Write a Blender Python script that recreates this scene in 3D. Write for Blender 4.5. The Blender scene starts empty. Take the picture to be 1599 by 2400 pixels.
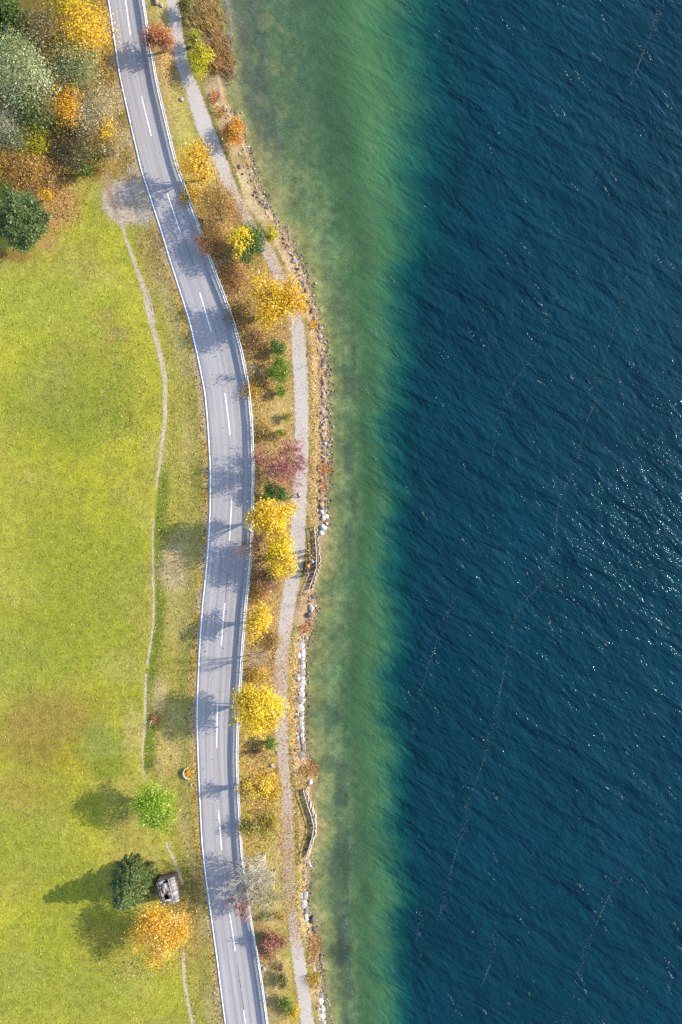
import bpy, math, random
import numpy as np
from mathutils import Vector, Matrix

random.seed(7)
rng = np.random.default_rng(7)
scene = bpy.context.scene
COL = scene.collection

# ------------------------------------------------------------------ camera
CAM_H = 105.0                 # drone height above the road, metres
PXM = 15.5                    # photograph pixels per metre on the road
cam = bpy.data.objects.new("camera", bpy.data.cameras.new("camera"))
cam.data.sensor_fit = 'VERTICAL'
cam.data.angle = 2 * math.atan((2400 / PXM / 2) / CAM_H)
cam.location = (0, 0, CAM_H)
cam.data.clip_end = 3000
cam.data.clip_start = 1.0
COL.objects.link(cam)
scene.camera = cam

# ------------------------------------------------------------------ world and sun
SUN_EL = math.radians(28)
SUN_AZ = math.atan2(math.cos(math.radians(13)), math.sin(math.radians(13)))   # clockwise from +Y
world = bpy.data.worlds.new("World")
scene.world = world
world.use_nodes = True
wn = world.node_tree
bg = wn.nodes["Background"]
sky = wn.nodes.new("ShaderNodeTexSky")
sky.sky_type = 'NISHITA'
sky.sun_disc = False
sky.sun_elevation = SUN_EL
sky.sun_rotation = SUN_AZ
wn.links.new(sky.outputs[0], bg.inputs[0])
bg.inputs[1].default_value = 0.15
sun = bpy.data.objects.new("sun", bpy.data.lights.new("sun", 'SUN'))
sun.data.energy = 3.1
sun.data.angle = math.radians(0.53)
sun.data.color = (1.0, 0.90, 0.74)
sdir = Vector((math.sin(SUN_AZ) * math.cos(SUN_EL), math.cos(SUN_AZ) * math.cos(SUN_EL), math.sin(SUN_EL)))
sun.rotation_euler = sdir.to_track_quat('Z', 'Y').to_euler()
sun.location = sdir * 200
COL.objects.link(sun)

scene.view_settings.view_transform = 'Standard'
scene.view_settings.look = 'None'
scene.view_settings.gamma = 1.0
scene.view_settings.exposure = 2.08
scene.render.engine = 'CYCLES'
scene.cycles.use_denoising = False
scene.cycles.max_bounces = 6
scene.cycles.transparent_max_bounces = 16
scene.cycles.sample_clamp_indirect = 4.0

# ------------------------------------------------------------------ helpers
GAIN = np.array([2.9, 2.85, 2.9])      # displayed value of a sunlit level white surface


def lin(c):
    c = np.asarray(c, float) / 255.0
    return np.where(c <= 0.04045, c / 12.92, ((c + 0.055) / 1.055) ** 2.4)


def A(r, g, b):
    """albedo of a level surface that shows as this sRGB colour in full sun"""
    return np.clip(lin((r, g, b)) / GAIN, 0.001, 0.85)


def A4(r, g, b):
    a = A(r, g, b)
    return (float(a[0]), float(a[1]), float(a[2]), 1.0)


def P(px, py, z=0.0):
    k = (CAM_H - z) / CAM_H / PXM
    return ((px - 799.5) * k, (1200 - py) * k, z)


def link(o, parent=None):
    COL.objects.link(o)
    if parent is not None:
        o.parent = parent
    return o


def tag(o, label=None, cat=None, group=None, kind=None):
    if label: o['label'] = label
    if cat: o['category'] = cat
    if group: o['group'] = group
    if kind: o['kind'] = kind
    return o


def empty(name, loc, label, cat, group=None, rz=0.0):
    o = bpy.data.objects.new(name, None)
    o.location = loc
    o.rotation_euler = (0, 0, rz)
    o.empty_display_size = 0.3
    return tag(link(o), label, cat, group)


def np_mesh(name, V, F, col=None, smooth=False, attrs=None):
    """V (n,3), F (m,k) index array, col (n,3) albedo per vertex"""
    V = np.asarray(V, np.float32); F = np.asarray(F, np.int32)
    me = bpy.data.meshes.new(name)
    me.vertices.add(len(V))
    me.vertices.foreach_set("co", V.ravel())
    m, k = F.shape
    me.loops.add(m * k)
    me.loops.foreach_set("vertex_index", F.ravel())
    me.polygons.add(m)
    me.polygons.foreach_set("loop_start", np.arange(0, m * k, k, dtype=np.int32))
    if smooth:
        me.polygons.foreach_set("use_smooth", np.ones(m, bool))
    if col is not None:
        a = me.attributes.new("col", 'FLOAT_COLOR', 'POINT')
        c4 = np.ones((len(V), 4), np.float32); c4[:, :3] = col
        a.data.foreach_set("color", c4.ravel())
    for n, v in (attrs or {}).items():
        a = me.attributes.new(n, 'FLOAT', 'POINT')
        a.data.foreach_set("value", np.asarray(v, np.float32).ravel())
    me.update(calc_edges=True)
    me.validate()
    return me


def add(name, me, mat, parent=None, loc=None):
    o = bpy.data.objects.new(name, me)
    if mat is not None and len(me.materials) == 0:
        me.materials.append(mat)
    if loc is not None:
        o.location = loc
    return link(o, parent)


class MB:
    """collects boxes, tubes and quads into one mesh (all faces as quads)"""
    def __init__(s):
        s.v, s.f, s.c, s.n = [], [], [], 0

    def raw(s, V, F, col=(1, 1, 1)):
        V = np.asarray(V, float)
        s.v.append(V); s.f.append(np.asarray(F, int) + s.n)
        col = np.asarray(col, float)
        s.c.append(np.tile(col, (len(V), 1)) if col.ndim == 1 else col)
        s.n += len(V)

    def tube(s, pts, rad, sides=5, col=(1, 1, 1)):
        pts = np.asarray(pts, float); n = len(pts)
        rad = np.broadcast_to(np.asarray(rad, float), (n,))
        d = np.gradient(pts, axis=0)
        d /= np.linalg.norm(d, axis=1, keepdims=True) + 1e-9
        ref = np.array([0.0, 0, 1]) if abs(d[0][2]) < 0.9 else np.array([1.0, 0, 0])
        u = np.cross(d, ref); u /= np.linalg.norm(u, axis=1, keepdims=True) + 1e-9
        w = np.cross(d, u)
        a = np.arange(sides) * 2 * math.pi / sides
        V = (pts[:, None, :] + rad[:, None, None] * (np.cos(a)[None, :, None] * u[:, None, :] + np.sin(a)[None, :, None] * w[:, None, :])).reshape(-1, 3)
        i = np.arange(n - 1)[:, None] * sides; j = np.arange(sides)[None, :]; j2 = (j + 1) % sides
        F = np.stack([i + j, i + j2, i + sides + j2, i + sides + j], -1).reshape(-1, 4)
        V = np.vstack([V, pts[0], pts[-1]])
        c0, c1 = n * sides, n * sides + 1
        cap = []
        for q in range(0, sides, 2):
            cap.append([c0, (q + 2) % sides if q + 1 < sides else q, (q + 1) % sides, q])
            b = (n - 1) * sides
            cap.append([c1, b + q, b + (q + 1) % sides, b + ((q + 2) % sides if q + 1 < sides else q)])
        cap = [t for t in cap if len(set(t)) == 4]
        if cap:
            F = np.vstack([F, cap])
        s.raw(V, F, col)

    def box(s, c, size, rz=0.0, col=(1, 1, 1), R=None):
        x, y, z = np.asarray(size, float) / 2
        V = np.array([[-x, -y, -z], [x, -y, -z], [x, y, -z], [-x, y, -z], [-x, -y, z], [x, -y, z], [x, y, z], [-x, y, z]])
        if R is None:
            ca, sa = math.cos(rz), math.sin(rz)
            R = np.array([[ca, -sa, 0], [sa, ca, 0], [0, 0, 1]])
        V = V @ np.asarray(R).T + np.asarray(c, float)
        s.raw(V, [[0, 3, 2, 1], [4, 5, 6, 7], [0, 1, 5, 4], [1, 2, 6, 5], [2, 3, 7, 6], [3, 0, 4, 7]], col)

    def build(s, name, mat, parent=None, smooth=False, loc=None):
        me = np_mesh(name, np.vstack(s.v), np.vstack(s.f), np.vstack(s.c), smooth)
        return add(name, me, mat, parent, loc)


# ------------------------------------------------------------------ materials
def new_mat(name):
    m = bpy.data.materials.new(name)
    m.use_nodes = True
    nt = m.node_tree
    nt.nodes.clear()
    out = nt.nodes.new("ShaderNodeOutputMaterial")
    return m, nt, out


def N(nt, kind, **kw):
    n = nt.nodes.new(kind)
    for k, v in kw.items():
        if k.startswith("in_"):
            key = k[3:]
            key = int(key) if key.isdigit() else key
            n.inputs[key].default_value = v
        else:
            setattr(n, k, v)
    return n


def math_(nt, op, a, b=None, c=None, clamp=False):
    n = nt.nodes.new("ShaderNodeMath"); n.operation = op; n.use_clamp = clamp
    for i, v in enumerate((a, b, c)):
        if v is None: continue
        if isinstance(v, (int, float)): n.inputs[i].default_value = v
        else: nt.links.new(v, n.inputs[i])
    return n.outputs[0]


def mix_col(nt, fac, a, b, mode='MIX'):
    n = nt.nodes.new("ShaderNodeMix"); n.data_type = 'RGBA'; n.blend_type = mode
    for sock, v in ((n.inputs[0], fac), (n.inputs[6], a), (n.inputs[7], b)):
        if hasattr(v, "links") or isinstance(v, bpy.types.NodeSocket): nt.links.new(v, sock)
        else: sock.default_value = v if not isinstance(v, tuple) else v
    return n.outputs[2]


def noise_(nt, vec, scale, detail=3, rough=0.55, lo=None, hi=None):
    n = N(nt, "ShaderNodeTexNoise")
    n.inputs["Scale"].default_value = scale
    n.inputs["Detail"].default_value = detail
    n.inputs["Roughness"].default_value = rough
    if vec is not None: nt.links.new(vec, n.inputs["Vector"])
    if lo is None: return n.outputs[0]
    r = N(nt, "ShaderNodeMapRange")
    r.inputs[1].default_value, r.inputs[2].default_value = 0.28, 0.72
    r.inputs[3].default_value, r.inputs[4].default_value = lo, hi
    nt.links.new(n.outputs[0], r.inputs[0])
    return r.outputs[0]


def scale_col(nt, col, val):
    n = nt.nodes.new("ShaderNodeVectorMath"); n.operation = 'SCALE'
    nt.links.new(col, n.inputs[0])
    if isinstance(val, (int, float)): n.inputs[3].default_value = val
    else: nt.links.new(val, n.inputs[3])
    return n.outputs[0]


def pos_(nt):
    return N(nt, "ShaderNodeNewGeometry").outputs["Position"]


def obj_(nt):
    return N(nt, "ShaderNodeTexCoord").outputs["Object"]


def mat_leaf():
    m, nt, out = new_mat("leaf")
    at = N(nt, "ShaderNodeAttribute", attribute_name="col")
    d = N(nt, "ShaderNodeBsdfDiffuse"); t = N(nt, "ShaderNodeBsdfTranslucent")
    g = N(nt, "ShaderNodeBsdfGlossy"); g.inputs["Roughness"].default_value = 0.45
    g.inputs["Color"].default_value = (0.5, 0.5, 0.45, 1)
    nt.links.new(at.outputs["Color"], d.inputs[0]); nt.links.new(at.outputs["Color"], t.inputs[0])
    a = N(nt, "ShaderNodeMixShader"); a.inputs[0].default_value = 0.44
    nt.links.new(d.outputs[0], a.inputs[1]); nt.links.new(t.outputs[0], a.inputs[2])
    b = N(nt, "ShaderNodeMixShader"); b.inputs[0].default_value = 0.04
    nt.links.new(a.outputs[0], b.inputs[1]); nt.links.new(g.outputs[0], b.inputs[2])
    nt.links.new(b.outputs[0], out.inputs[0])
    return m


def mat_col(name, rough=0.8, spec=0.25, nscale=None, lo=0.75, hi=1.2, bump=0.0, metallic=0.0, nscale2=None):
    """the object's own 'col' attribute varied by noise"""
    m, nt, out = new_mat(name)
    at = N(nt, "ShaderNodeAttribute", attribute_name="col")
    b = N(nt, "ShaderNodeBsdfPrincipled")
    b.inputs["Roughness"].default_value = rough
    b.inputs["Specular IOR Level"].default_value = spec
    b.inputs["Metallic"].default_value = metallic
    c = at.outputs["Color"]
    if nscale:
        v = noise_(nt, obj_(nt), nscale, 4, 0.6, lo, hi)
        c = scale_col(nt, c, v)
        if nscale2:
            c = scale_col(nt, c, noise_(nt, obj_(nt), nscale2, 3, 0.6, lo, hi))
        if bump:
            bn = N(nt, "ShaderNodeBump"); bn.inputs["Strength"].default_value = bump
            bn.inputs["Distance"].default_value = 0.05
            nt.links.new(noise_(nt, obj_(nt), nscale * 2, 4), bn.inputs["Height"])
            nt.links.new(bn.outputs[0], b.inputs["Normal"])
    nt.links.new(c, b.inputs["Base Color"])
    nt.links.new(b.outputs[0], out.inputs[0])
    return m


M_LEAF = mat_leaf()
M_BARK = mat_col("bark", 0.9, 0.1, 6.0, 0.6, 1.3, 0.5)
M_STONE = mat_col("stone", 0.85, 0.2, 3.0, 0.6, 1.3, 0.7, nscale2=17)
M_WOOD = mat_col("weathered_wood", 0.85, 0.15, 4.0, 0.7, 1.2, 0.3, nscale2=20)
M_METAL = mat_col("galvanised_steel", 0.45, 0.5, 2.0, 0.88, 1.08, metallic=0.15)
M_CLOTH = mat_col("cloth", 0.9, 0.1, 12.0, 0.85, 1.12)
M_SKIN = mat_col("skin", 0.55, 0.3, 10.0, 0.95, 1.05)
M_PAINT = mat_col("road_paint", 0.6, 0.3, 2.0, 0.66, 1.1, nscale2=9)

# ------------------------------------------------------------------ lines of the place, traced as photograph pixels
Z_PATH, Z_WATER = -0.5, -1.5
LEFT_EDGE = [(255,0),(281,176),(306,288),(332,400),(353,463),(383,555),(396,600),(419,671),(445,753),(465,840),(481,919),(488,998),
             (494,1102),(493,1204),(488,1293),(482,1357),(475.5,1417),(468,1524),(464,1619),(462,1683),(464,1752),(468,1854),(474,1976),
             (482,2048),(492,2122),(508.7,2242),(526.5,2383),(529,2400)]
RIGHT_EDGE = [(334,0),(350,100),(368,204),(392,306),(413,390),(431,440),(461,522),(484,588),(507,652),(525,698),(547,758),(565,827),(580,901),
              (588.5,990),(592,1102),(590,1204),(588,1290),(581,1360),(575,1415),(566,1530),(560,1632),(556,1701),(554,1778),(557,1854),(561,1931),
              (566,2007),(576,2074),(588,2163),(603,2242),(613,2306),(625,2393),(626,2400)]
CENTRE = [(295,0),(306,84),(332,226),(355,319),(393,455),(424,547),(468,684),(496,779),(528,922),(540,1021),(544,1169),(538,1268),(527,1415),
          (519,1513),(510,1656),(508,1753),(512,1896),(520,1992),(538,2134),(552,2229),(571,2367),(576,2400)]
PATH_L = [(391,0),(402,100),(412,150),(430,200),(447,250),(460,300),(482,350),(512,400),(532,450),(556,500),(588,550),(619,600),(641,650),(662,700),
          (680,760),(686,850),(691,950),(691,1000),(690,1100),(687,1150),(684,1200),(683,1250),(682,1300),(673,1350),(660,1400),(655,1450),(650,1500),
          (644,1550),(644,1600),(644,1690),(646,1750),(654,1800),(661,1850),(660,1900),(660,1950),(663,2050),(668,2100),(675,2150),(679,2200),
          (686,2250),(693,2300),(700,2350),(706,2400)]
PATH_R = [(420,0),(431,100),(442,150),(464,200),(482,250),(501,300),(521,350),(541,400),(559,450),(582,500),(618,550),(650,600),(671,650),(692,700),
          (712,760),(720,850),(723,950),(723,1000),(722,1100),(719,1150),(718,1200),(716,1250),(715,1300),(705,1350),(694,1400),(687,1450),(680,1500),
          (676,1550),(674,1600),(673,1690),(675,1750),(678,1800),(683,1850),(686,1900),(690,1950),(691,2050),(694,2100),(699,2150),(706,2200),
          (715,2250),(722,2300),(730,2350),(736,2400)]
SHORE = [(500,0),(515,60),(528,130),(520,180),(530,230),(552,290),(580,345),(600,420),(622,470),(645,515),(672,552),(698,605),(716,650),(728,690),
         (742,740),(756,780),(762,830),(766,880),(766,960),(768,1040),(768,1080),(762,1130),(762,1180),(768,1215),(764,1260),(752,1290),(753,1320),
         (744,1350),(732,1385),(740,1410),(737,1445),(730,1480),(716,1500),(713,1560),(710,1640),(709,1755),(722,1785),(741,1808),(733,1845),(729,1870),
         (740,1910),(745,1935),(738,1970),(728,2010),(726,2040),(719,2070),(719,2130),(726,2160),(742,2190),(744,2230),(747,2280),(754,2310),(759,2350),(762,2400)]
DROP = [(915,0),(925,200),(928,400),(918,550),(902,700),(900,800),(893,900),(893,1200),(893,1500),(898,1700),(905,1900),(908,2100),(910,2400)]
SOFT = [(115,0),(100,300),(80,550),(62,800),(54,1100),(50,1500),(48,1900),(50,2400)]
TRACK = [(283,517),(296,568),(310,600),(338,682),(353,753),(373,824),(384,875),(387,919),(386,983),(376,1067),(366,1138),(359,1210),(357,1268),
         (358,1325),(360,1400),(359,1464),(348,1533),(341,1584),(339.5,1642),(339.5,1693),(334,1744),(333,1790),(337,1825),(352,1870),(378,1950),(390,1985),
         (404,2010),(419,2046),(430,2085),(432,2150),(428,2235),(432,2312),(445,2378),(450,2400)]


def row(pts, z, swap=False):
    """x as a function of y for a line of photograph pixels lying at height z"""
    a = np.array([P(x, y, z)[:2] for x, y in pts])
    a = a[np.argsort(a[:, 1])]
    X, Y = a[:, 0], a[:, 1]
    lo = (X[1] - X[0]) / (Y[1] - Y[0]); hi = (X[-1] - X[-2]) / (Y[-1] - Y[-2])
    lo, hi = np.clip(lo, -0.5, 0.5), np.clip(hi, -0.5, 0.5)
    X = np.concatenate([[X[0] - lo * 25], X, [X[-1] + hi * 25]]); Y = np.concatenate([[Y[0] - 25], Y, [Y[-1] + 25]])
    yy = np.arange(Y[0], Y[-1] + 0.01, 0.5)                     # smooth the traced corners a little
    xx = np.interp(yy, Y, X)
    k = np.array([1, 2, 3, 4, 3, 2, 1.0]); k /= k.sum()
    xs = np.convolve(np.pad(xx, 3, mode='edge'), k, 'valid')
    xs[:2], xs[-2:] = xx[:2], xx[-2:]
    return lambda y: np.interp(y, yy, xs)


f_left, f_right, f_centre = row(LEFT_EDGE, 0), row(RIGHT_EDGE, 0), row(CENTRE, 0)
f_pl, f_pr = row(PATH_L, Z_PATH), row(PATH_R, Z_PATH)
f_shore = row(SHORE, Z_WATER)
f_drop0 = row(DROP, Z_WATER)
f_drop = lambda y: f_drop0(y) + 0.9 + .55 * np.sin(np.asarray(y) * .31 + 1) + .4 * np.sin(np.asarray(y) * .83) + .25 * np.sin(np.asarray(y) * 1.9 + 2)
f_track = row(TRACK, 0)
f_soft = lambda y: np.interp(-np.asarray(y), [-(1200 - p[1]) / PXM for p in SOFT], [p[0] / PXM for p in SOFT])


def sm(a, b, x):
    t = np.clip((x - a) / (b - a), 0, 1)
    return t * t * (3 - 2 * t)


def wob(x, y, s=1.0, seed=0):
    """cheap smooth pseudo-noise, -1..1"""
    r = np.random.default_rng(seed)
    o = 0
    for k in range(6):
        a, f, p = r.uniform(0, 6.28), r.uniform(0.5, 1.6) / s, r.uniform(0, 6.28)
        o = o + np.sin((x * math.cos(a) + y * math.sin(a)) * f + p)
    return o / 3.2


def ground_z(x, y):
    x = np.asarray(x, float); y = np.asarray(y, float)
    xr = f_right(y) + 0.9
    pl, pr, sh = f_pl(y), f_pr(y), f_shore(y)
    z = np.zeros(np.broadcast(x, y).shape)
    z = z - 0.25 * sm(0.8, 3.5, f_left(y) - x) + 0.12 * wob(x, y, 6, 3) * sm(2, 8, f_left(y) - x)
    z = np.where(x > xr, Z_PATH * sm(0, 1, (x - xr) / np.maximum(pl - xr, 0.5)) + 0.10 * wob(x, y, 1.8, 5) * sm(0, 1, (x - xr)) * sm(0, 1, pl - x), z)
    z = np.where(x > pl, Z_PATH, z)
    z = np.where(x > pr, Z_PATH - 0.45 * sm(0, 1, (x - pr) / np.maximum(sh - 0.5 - pr, 0.4)) + 0.08 * wob(x, y, 1.0, 8) * sm(0, .6, x - pr), z)
    z = np.where(x > sh - 0.7, -0.95 - 0.62 * sm(0, 1, (x - sh + 0.7) / 0.9), z)
    dr = f_drop(y)
    bed = -1.57 - 0.085 * (x - sh) + 0.06 * wob(x, y, 1.2, 9)
    bed = np.where(x > dr - 2, bed - 0.28 * (x - dr + 2), bed)
    z = np.where(x > sh + 0.2, np.minimum(bed, -1.55), z)
    return np.maximum(z, -16.0)


def gz(x, y):
    return float(ground_z(x, y))


# ------------------------------------------------------------------ ground: one sheet to the horizon, lake bed included
gx = np.concatenate([[-900, -500, -300, -180, -120, -95, -80, -70, -64], np.arange(-60, 14.01, 0.22), np.arange(15, 40, 1.5), [45, 60, 90, 140, 250, 500, 900]])
gy = np.concatenate([[-900, -500, -300, -180, -130, -105, -96, -91], np.arange(-88, 88.01, 0.26), [91, 96, 105, 130, 180, 300, 500, 900]])
GX, GY = np.meshgrid(gx, gy)
GZ = ground_z(GX, GY)
nx, ny = len(gx), len(gy)
kk = CAM_H / (CAM_H - GZ) * PXM
PX, PY = 799.5 + GX * kk, 1200 - GY * kk                        # where each ground point shows in the photograph


def jit(s, seed):
    return wob(GX, GY, s, seed)


G = np.zeros((ny, nx, 3))
LIT = np.zeros((ny, nx))                                        # how thickly leaves lie here
G[:] = A(188, 186, 62)


def paint(mask, c, a=1.0):
    global G
    m = np.clip(mask * a, 0, 1)[..., None]
    G = G * (1 - m) + A(*c) * m


def blob(px, py, rx, ry, c, a=1.0, soft=0.6, seed=1, rot=0.0, ws=1.5):
    dx, dy = PX - px, PY - py
    ca, sa = math.cos(rot), math.sin(rot)
    u, v = (dx * ca + dy * sa) / rx, (-dx * sa + dy * ca) / ry
    d = np.hypot(u, v) + 0.22 * jit(ws, seed + int(px * 7 + py) % 97) + 0.10 * jit(ws * .35, seed + 11)
    paint(1 - sm(1 - soft, 1 + soft, d), c, a)


def litter(px, py, rx, ry, a=1.0, soft=0.6):
    d = np.hypot((PX - px) / rx, (PY - py) / ry) + 0.22 * jit(1.2, int(px + py) % 89)
    global LIT
    LIT = np.maximum(LIT, a * (1 - sm(1 - soft, 1 + soft, d)))


# meadow
paint(sm(-.2, .8, jit(7, 21)), (192, 188, 54), .7)
paint(sm(-.1, .8, jit(5, 22)), (156, 164, 52), .7)
paint(sm(0.1, .9, jit(4, 23)), (190, 172, 92), .6)
paint(sm(.2, .9, jit(1.6, 24)), (170, 156, 84), .35)
paint(sm(.2, .9, jit(1.1, 25)), (150, 158, 62), .4)
paint(sm(.3, .9, jit(2.6, 26)), (196, 184, 110), .4)
for b in [(90, 700, 160, 90, (168, 180, 62), .7), (180, 960, 170, 90, (138, 152, 52), .7), (60, 1250, 120, 160, (172, 178, 50), .6),
          (230, 1350, 120, 160, (152, 164, 56), .6), (40, 1560, 90, 80, (154, 166, 66), .7), (120, 1700, 130, 80, (158, 134, 60), .65),
          (60, 1740, 90, 50, (166, 144, 78), .45), (105, 1760, 80, 45, (156, 140, 44), .4), (180, 1780, 50, 60, (182, 168, 40), .6),
          (240, 1740, 55, 60, (128, 156, 70), .6), (255, 1800, 45, 25, (132, 146, 36), .7), (120, 1880, 130, 50, (160, 160, 58), .6),
          (60, 2000, 120, 80, (164, 168, 62), .6), (130, 2300, 220, 110, (146, 160, 52), .6), (60, 1850, 70, 40, (186, 150, 72), .4),
          (310, 1720, 22, 60, (196, 176, 112), .7), (250, 2200, 70, 50, (150, 130, 66), .5), (130, 1300, 80, 300, (148, 156, 48), .4),
          (205, 610, 24, 60, (178, 160, 80), .5), (250, 740, 30, 25, (166, 140, 80), .6), (280, 780, 30, 20, (168, 146, 92), .5)]:
    blob(*b)
# strip between the worn track and the road
xt, xl = f_track(GY), f_left(GY)
u = (GX - xt) / np.maximum(xl - xt, .3)
ins = (GX > xt) & (GX < xl)
valid = sm(515, 545, PY)
paint(ins * valid * sm(0.03, 0.2, u), (170, 164, 76), .8)
paint(ins * valid * sm(.35, .55, u) * (1 - sm(.6, .9, u)) * sm(-.5, .4, jit(2.5, 31)), (204, 186, 118), .85)
paint(ins * valid * sm(0.0, 0.06, u) * (1 - sm(.16, .3, u)) * sm(1050, 1150, PY) * (1 - sm(1780, 1830, PY)), (104, 132, 40), .9)
paint(ins * sm(.8, .97, u), (196, 160, 62), .75)
for b in [(410, 1330, 30, 60, (206, 184, 142), .85), (375, 1640, 20, 40, (210, 186, 140), .7), (388, 1760, 22, 60, (204, 182, 112), .8),
          (375, 650, 35, 45, (196, 172, 120), .6), (365, 580, 40, 50, (170, 146, 78), .6), (375, 560, 22, 25, (150, 120, 60), .6),
          (420, 1450, 25, 70, (192, 178, 112), .6), (440, 2090, 30, 40, (150, 128, 70), .6), (430, 2180, 40, 60, (190, 150, 84), .6), (360, 1683, 10, 14, (150, 100, 90), .6)]:
    blob(*b)
# forest floor and litter in the upper left
fz = sm(-300, -180, PY) * sm(-120, -85, GX) * (1 - sm(395, 440, PY + 25 * jit(2, 41))) * (1 - sm(0, 1.2, GX - f_left(GY) + .8))
paint(fz, (138, 112, 58), 1)
paint(fz * sm(-.2, .6, jit(1.4, 42)), (186, 146, 66), .8)
paint(fz * sm(.1, .7, jit(1.1, 43)), (112, 108, 52), .8)
for b in [(130, 470, 55, 62, (208, 156, 98), 1), (100, 420, 60, 40, (196, 140, 74), .9), (245, 60, 22, 110, (198, 150, 66), .9), (285, 340, 34, 60, (186, 170, 128), .8),
          (270, 380, 40, 25, (186, 156, 72), .8), (262, 220, 22, 60, (166, 138, 64), .8), (20, 600, 60, 14, (160, 116, 66), .8), (110, 570, 24, 16, (196, 156, 104), .7)]:
    blob(*b)
# gravel lay-by beside the road
blob(322, 415, 26, 40, (210, 194, 176), .9, .4)
blob(300, 465, 48, 44, (216, 202, 192), 1, .3)
blob(330, 505, 34, 24, (206, 188, 174), .9, .4)
for b in [(275, 450, 30, 24, (210, 194, 180), .9, .4), (332, 440, 30, 28, (206, 190, 176), .9, .4), (346, 492, 22, 36, (206, 188, 172), .9, .4), (290, 508, 15, 26, (204, 184, 164), .85, .5), (250, 424, 13, 20, (196, 168, 138), .8, .6), (322, 392, 13, 28, (198, 176, 150), .8, .6), (366, 530, 12, 40, (190, 164, 130), .6, .6), (300, 420, 20, 14, (176, 150, 112), .5, .6), (310, 478, 14, 9, (180, 158, 140), .5, .6), (270, 480, 12, 10, (184, 160, 136), .5, .6)]:
    blob(*b, ws=.9)
blob(262, 470, 7, 40, (180, 130, 96), .6, .8, rot=-.35)
# gravel edge left of the road
paint((np.abs(GX - (xl - .75)) < .55) * sm(-.6, .4, jit(1.2, 51)), (196, 182, 160), .8)
paint((np.abs(GX - (xl - .85)) < .35) * sm(540, 700, PY) * sm(-.1, .5, jit(1.6, 52)), (206, 166, 52), .8)
# verge between road and path: three colours across, keyed down the picture
VERGE = [(-100, (170,160,80), (164,154,80), (176,164,92)), (40, (170,158,78), (166,156,78), (182,164,92)), (130, (186,150,92), (190,146,92), (192,164,108)), (190, (190,158,98), (186,156,96), (176,160,88)),
         (240, (184,158,102), (168,158,80), (156,152,66)), (320, (186,166,96), (158,164,72), (160,164,70)), (420, (206,170,72), (200,162,74), (196,170,120)),
         (480, (176,142,52), (190,140,78), (192,146,92)), (560, (150,116,46), (176,126,62), (186,138,72)), (620, (142,98,50), (160,112,58), (190,152,72)),
         (700, (182,136,60), (172,128,66), (204,166,88)), (760, (144,108,48), (140,100,60), (182,138,80)), (830, (150,112,56), (156,112,66), (200,164,96)),
         (900, (180,136,50), (158,124,56), (196,160,92)), (960, (196,158,60), (202,172,112), (204,172,108)), (1040, (170,140,66), (190,156,96), (200,168,110)),
         (1120, (140,106,54), (160,116,76), (180,140,96)), (1200, (150,116,52), (170,130,60), (200,172,120)), (1290, (158,118,80), (172,130,70), (196,160,100)),
         (1370, (170,122,80), (164,112,76), (196,160,92)), (1430, (206,166,78), (200,156,102), (186,150,84)), (1530, (192,150,92), (192,146,92), (196,156,112)),
         (1600, (196,152,88), (180,150,76), (198,152,112)), (1700, (206,166,52), (190,152,58), (206,168,72)), (1760, (206,164,58), (160,124,66), (204,166,66)),
         (1830, (200,162,58), (206,164,60), (206,170,66)), (1910, (196,160,64), (174,152,56), (190,158,84)), (1980, (180,154,62), (170,158,66), (184,152,106)),
         (2060, (176,158,70), (172,166,72), (178,156,98)), (2120, (168,140,80), (168,164,70), (170,156,90)), (2200, (156,120,76), (170,132,92), (160,152,60)),
         (2270, (186,160,104), (186,160,112), (160,160,54)), (2340, (180,156,92), (170,140,86), (170,156,58)), (2500, (180,152,88), (190,156,92), (176,150,70))]
vy = np.array([v[0] for v in VERGE], float)
vc = np.array([[A(*(.62 * np.array(c) + .38 * np.array((204, 182, 130)))) for c in v[1:]] for v in VERGE])
xr = f_right(GY) + .35
plx, prx, shx = f_pl(GY), f_pr(GY), f_shore(GY)
t = np.clip((GX - xr) / np.maximum(plx - xr, .5), 0, 1)
vp = PY + 22 * jit(1.5, 61)
tt = np.clip(t + .18 * jit(1.3, 62), 0, 1)
V3 = np.stack([np.stack([np.interp(vp, vy, vc[:, k, ch]) for ch in range(3)], -1) for k in range(3)])
va = np.where((tt < .5)[..., None], V3[0] * (1 - 2 * tt)[..., None] + V3[1] * (2 * tt)[..., None], V3[1] * (2 - 2 * tt)[..., None] + V3[2] * (2 * tt - 1)[..., None])
inv = ((GX > xr - .3) & (GX < plx + .2))[..., None]
G = np.where(inv, va, G)
# bank between path and water
BANK = [(-100, (150,130,70), (140,120,70)), (60, (150,132,70), (140,120,76)), (200, (166,154,96), (176,150,130)), (300, (176,160,108), (206,178,146)), (380, (206,186,140), (198,172,140)),
        (480, (214,192,150), (196,164,130)), (580, (210,186,148), (196,168,140)), (680, (196,160,128), (190,152,120)), (760, (200,166,122), (190,146,114)), (860, (196,166,120), (176,132,100)),
        (960, (190,158,110), (196,160,130)), (1060, (190,160,104), (190,150,110)), (1180, (184,150,100), (186,140,104)), (1240, (190,170,120), (184,150,120)),
        (1320, (186,160,110), (170,130,100)), (1420, (186,142,110), (196,160,130)), (1520, (176,150,90), (206,176,146)), (1640, (180,140,72), (200,164,120)), (1740, (190,150,66), (206,180,150)),
        (1800, (186,150,84), (190,140,104)), (1900, (190,156,84), (180,146,84)), (2000, (176,156,66), (168,140,84)), (2080, (176,150,84), (204,178,130)), (2180, (170,146,60), (200,170,130)),
        (2300, (172,146,66), (200,170,136)), (2500, (166,146,60), (196,166,130))]
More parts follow.
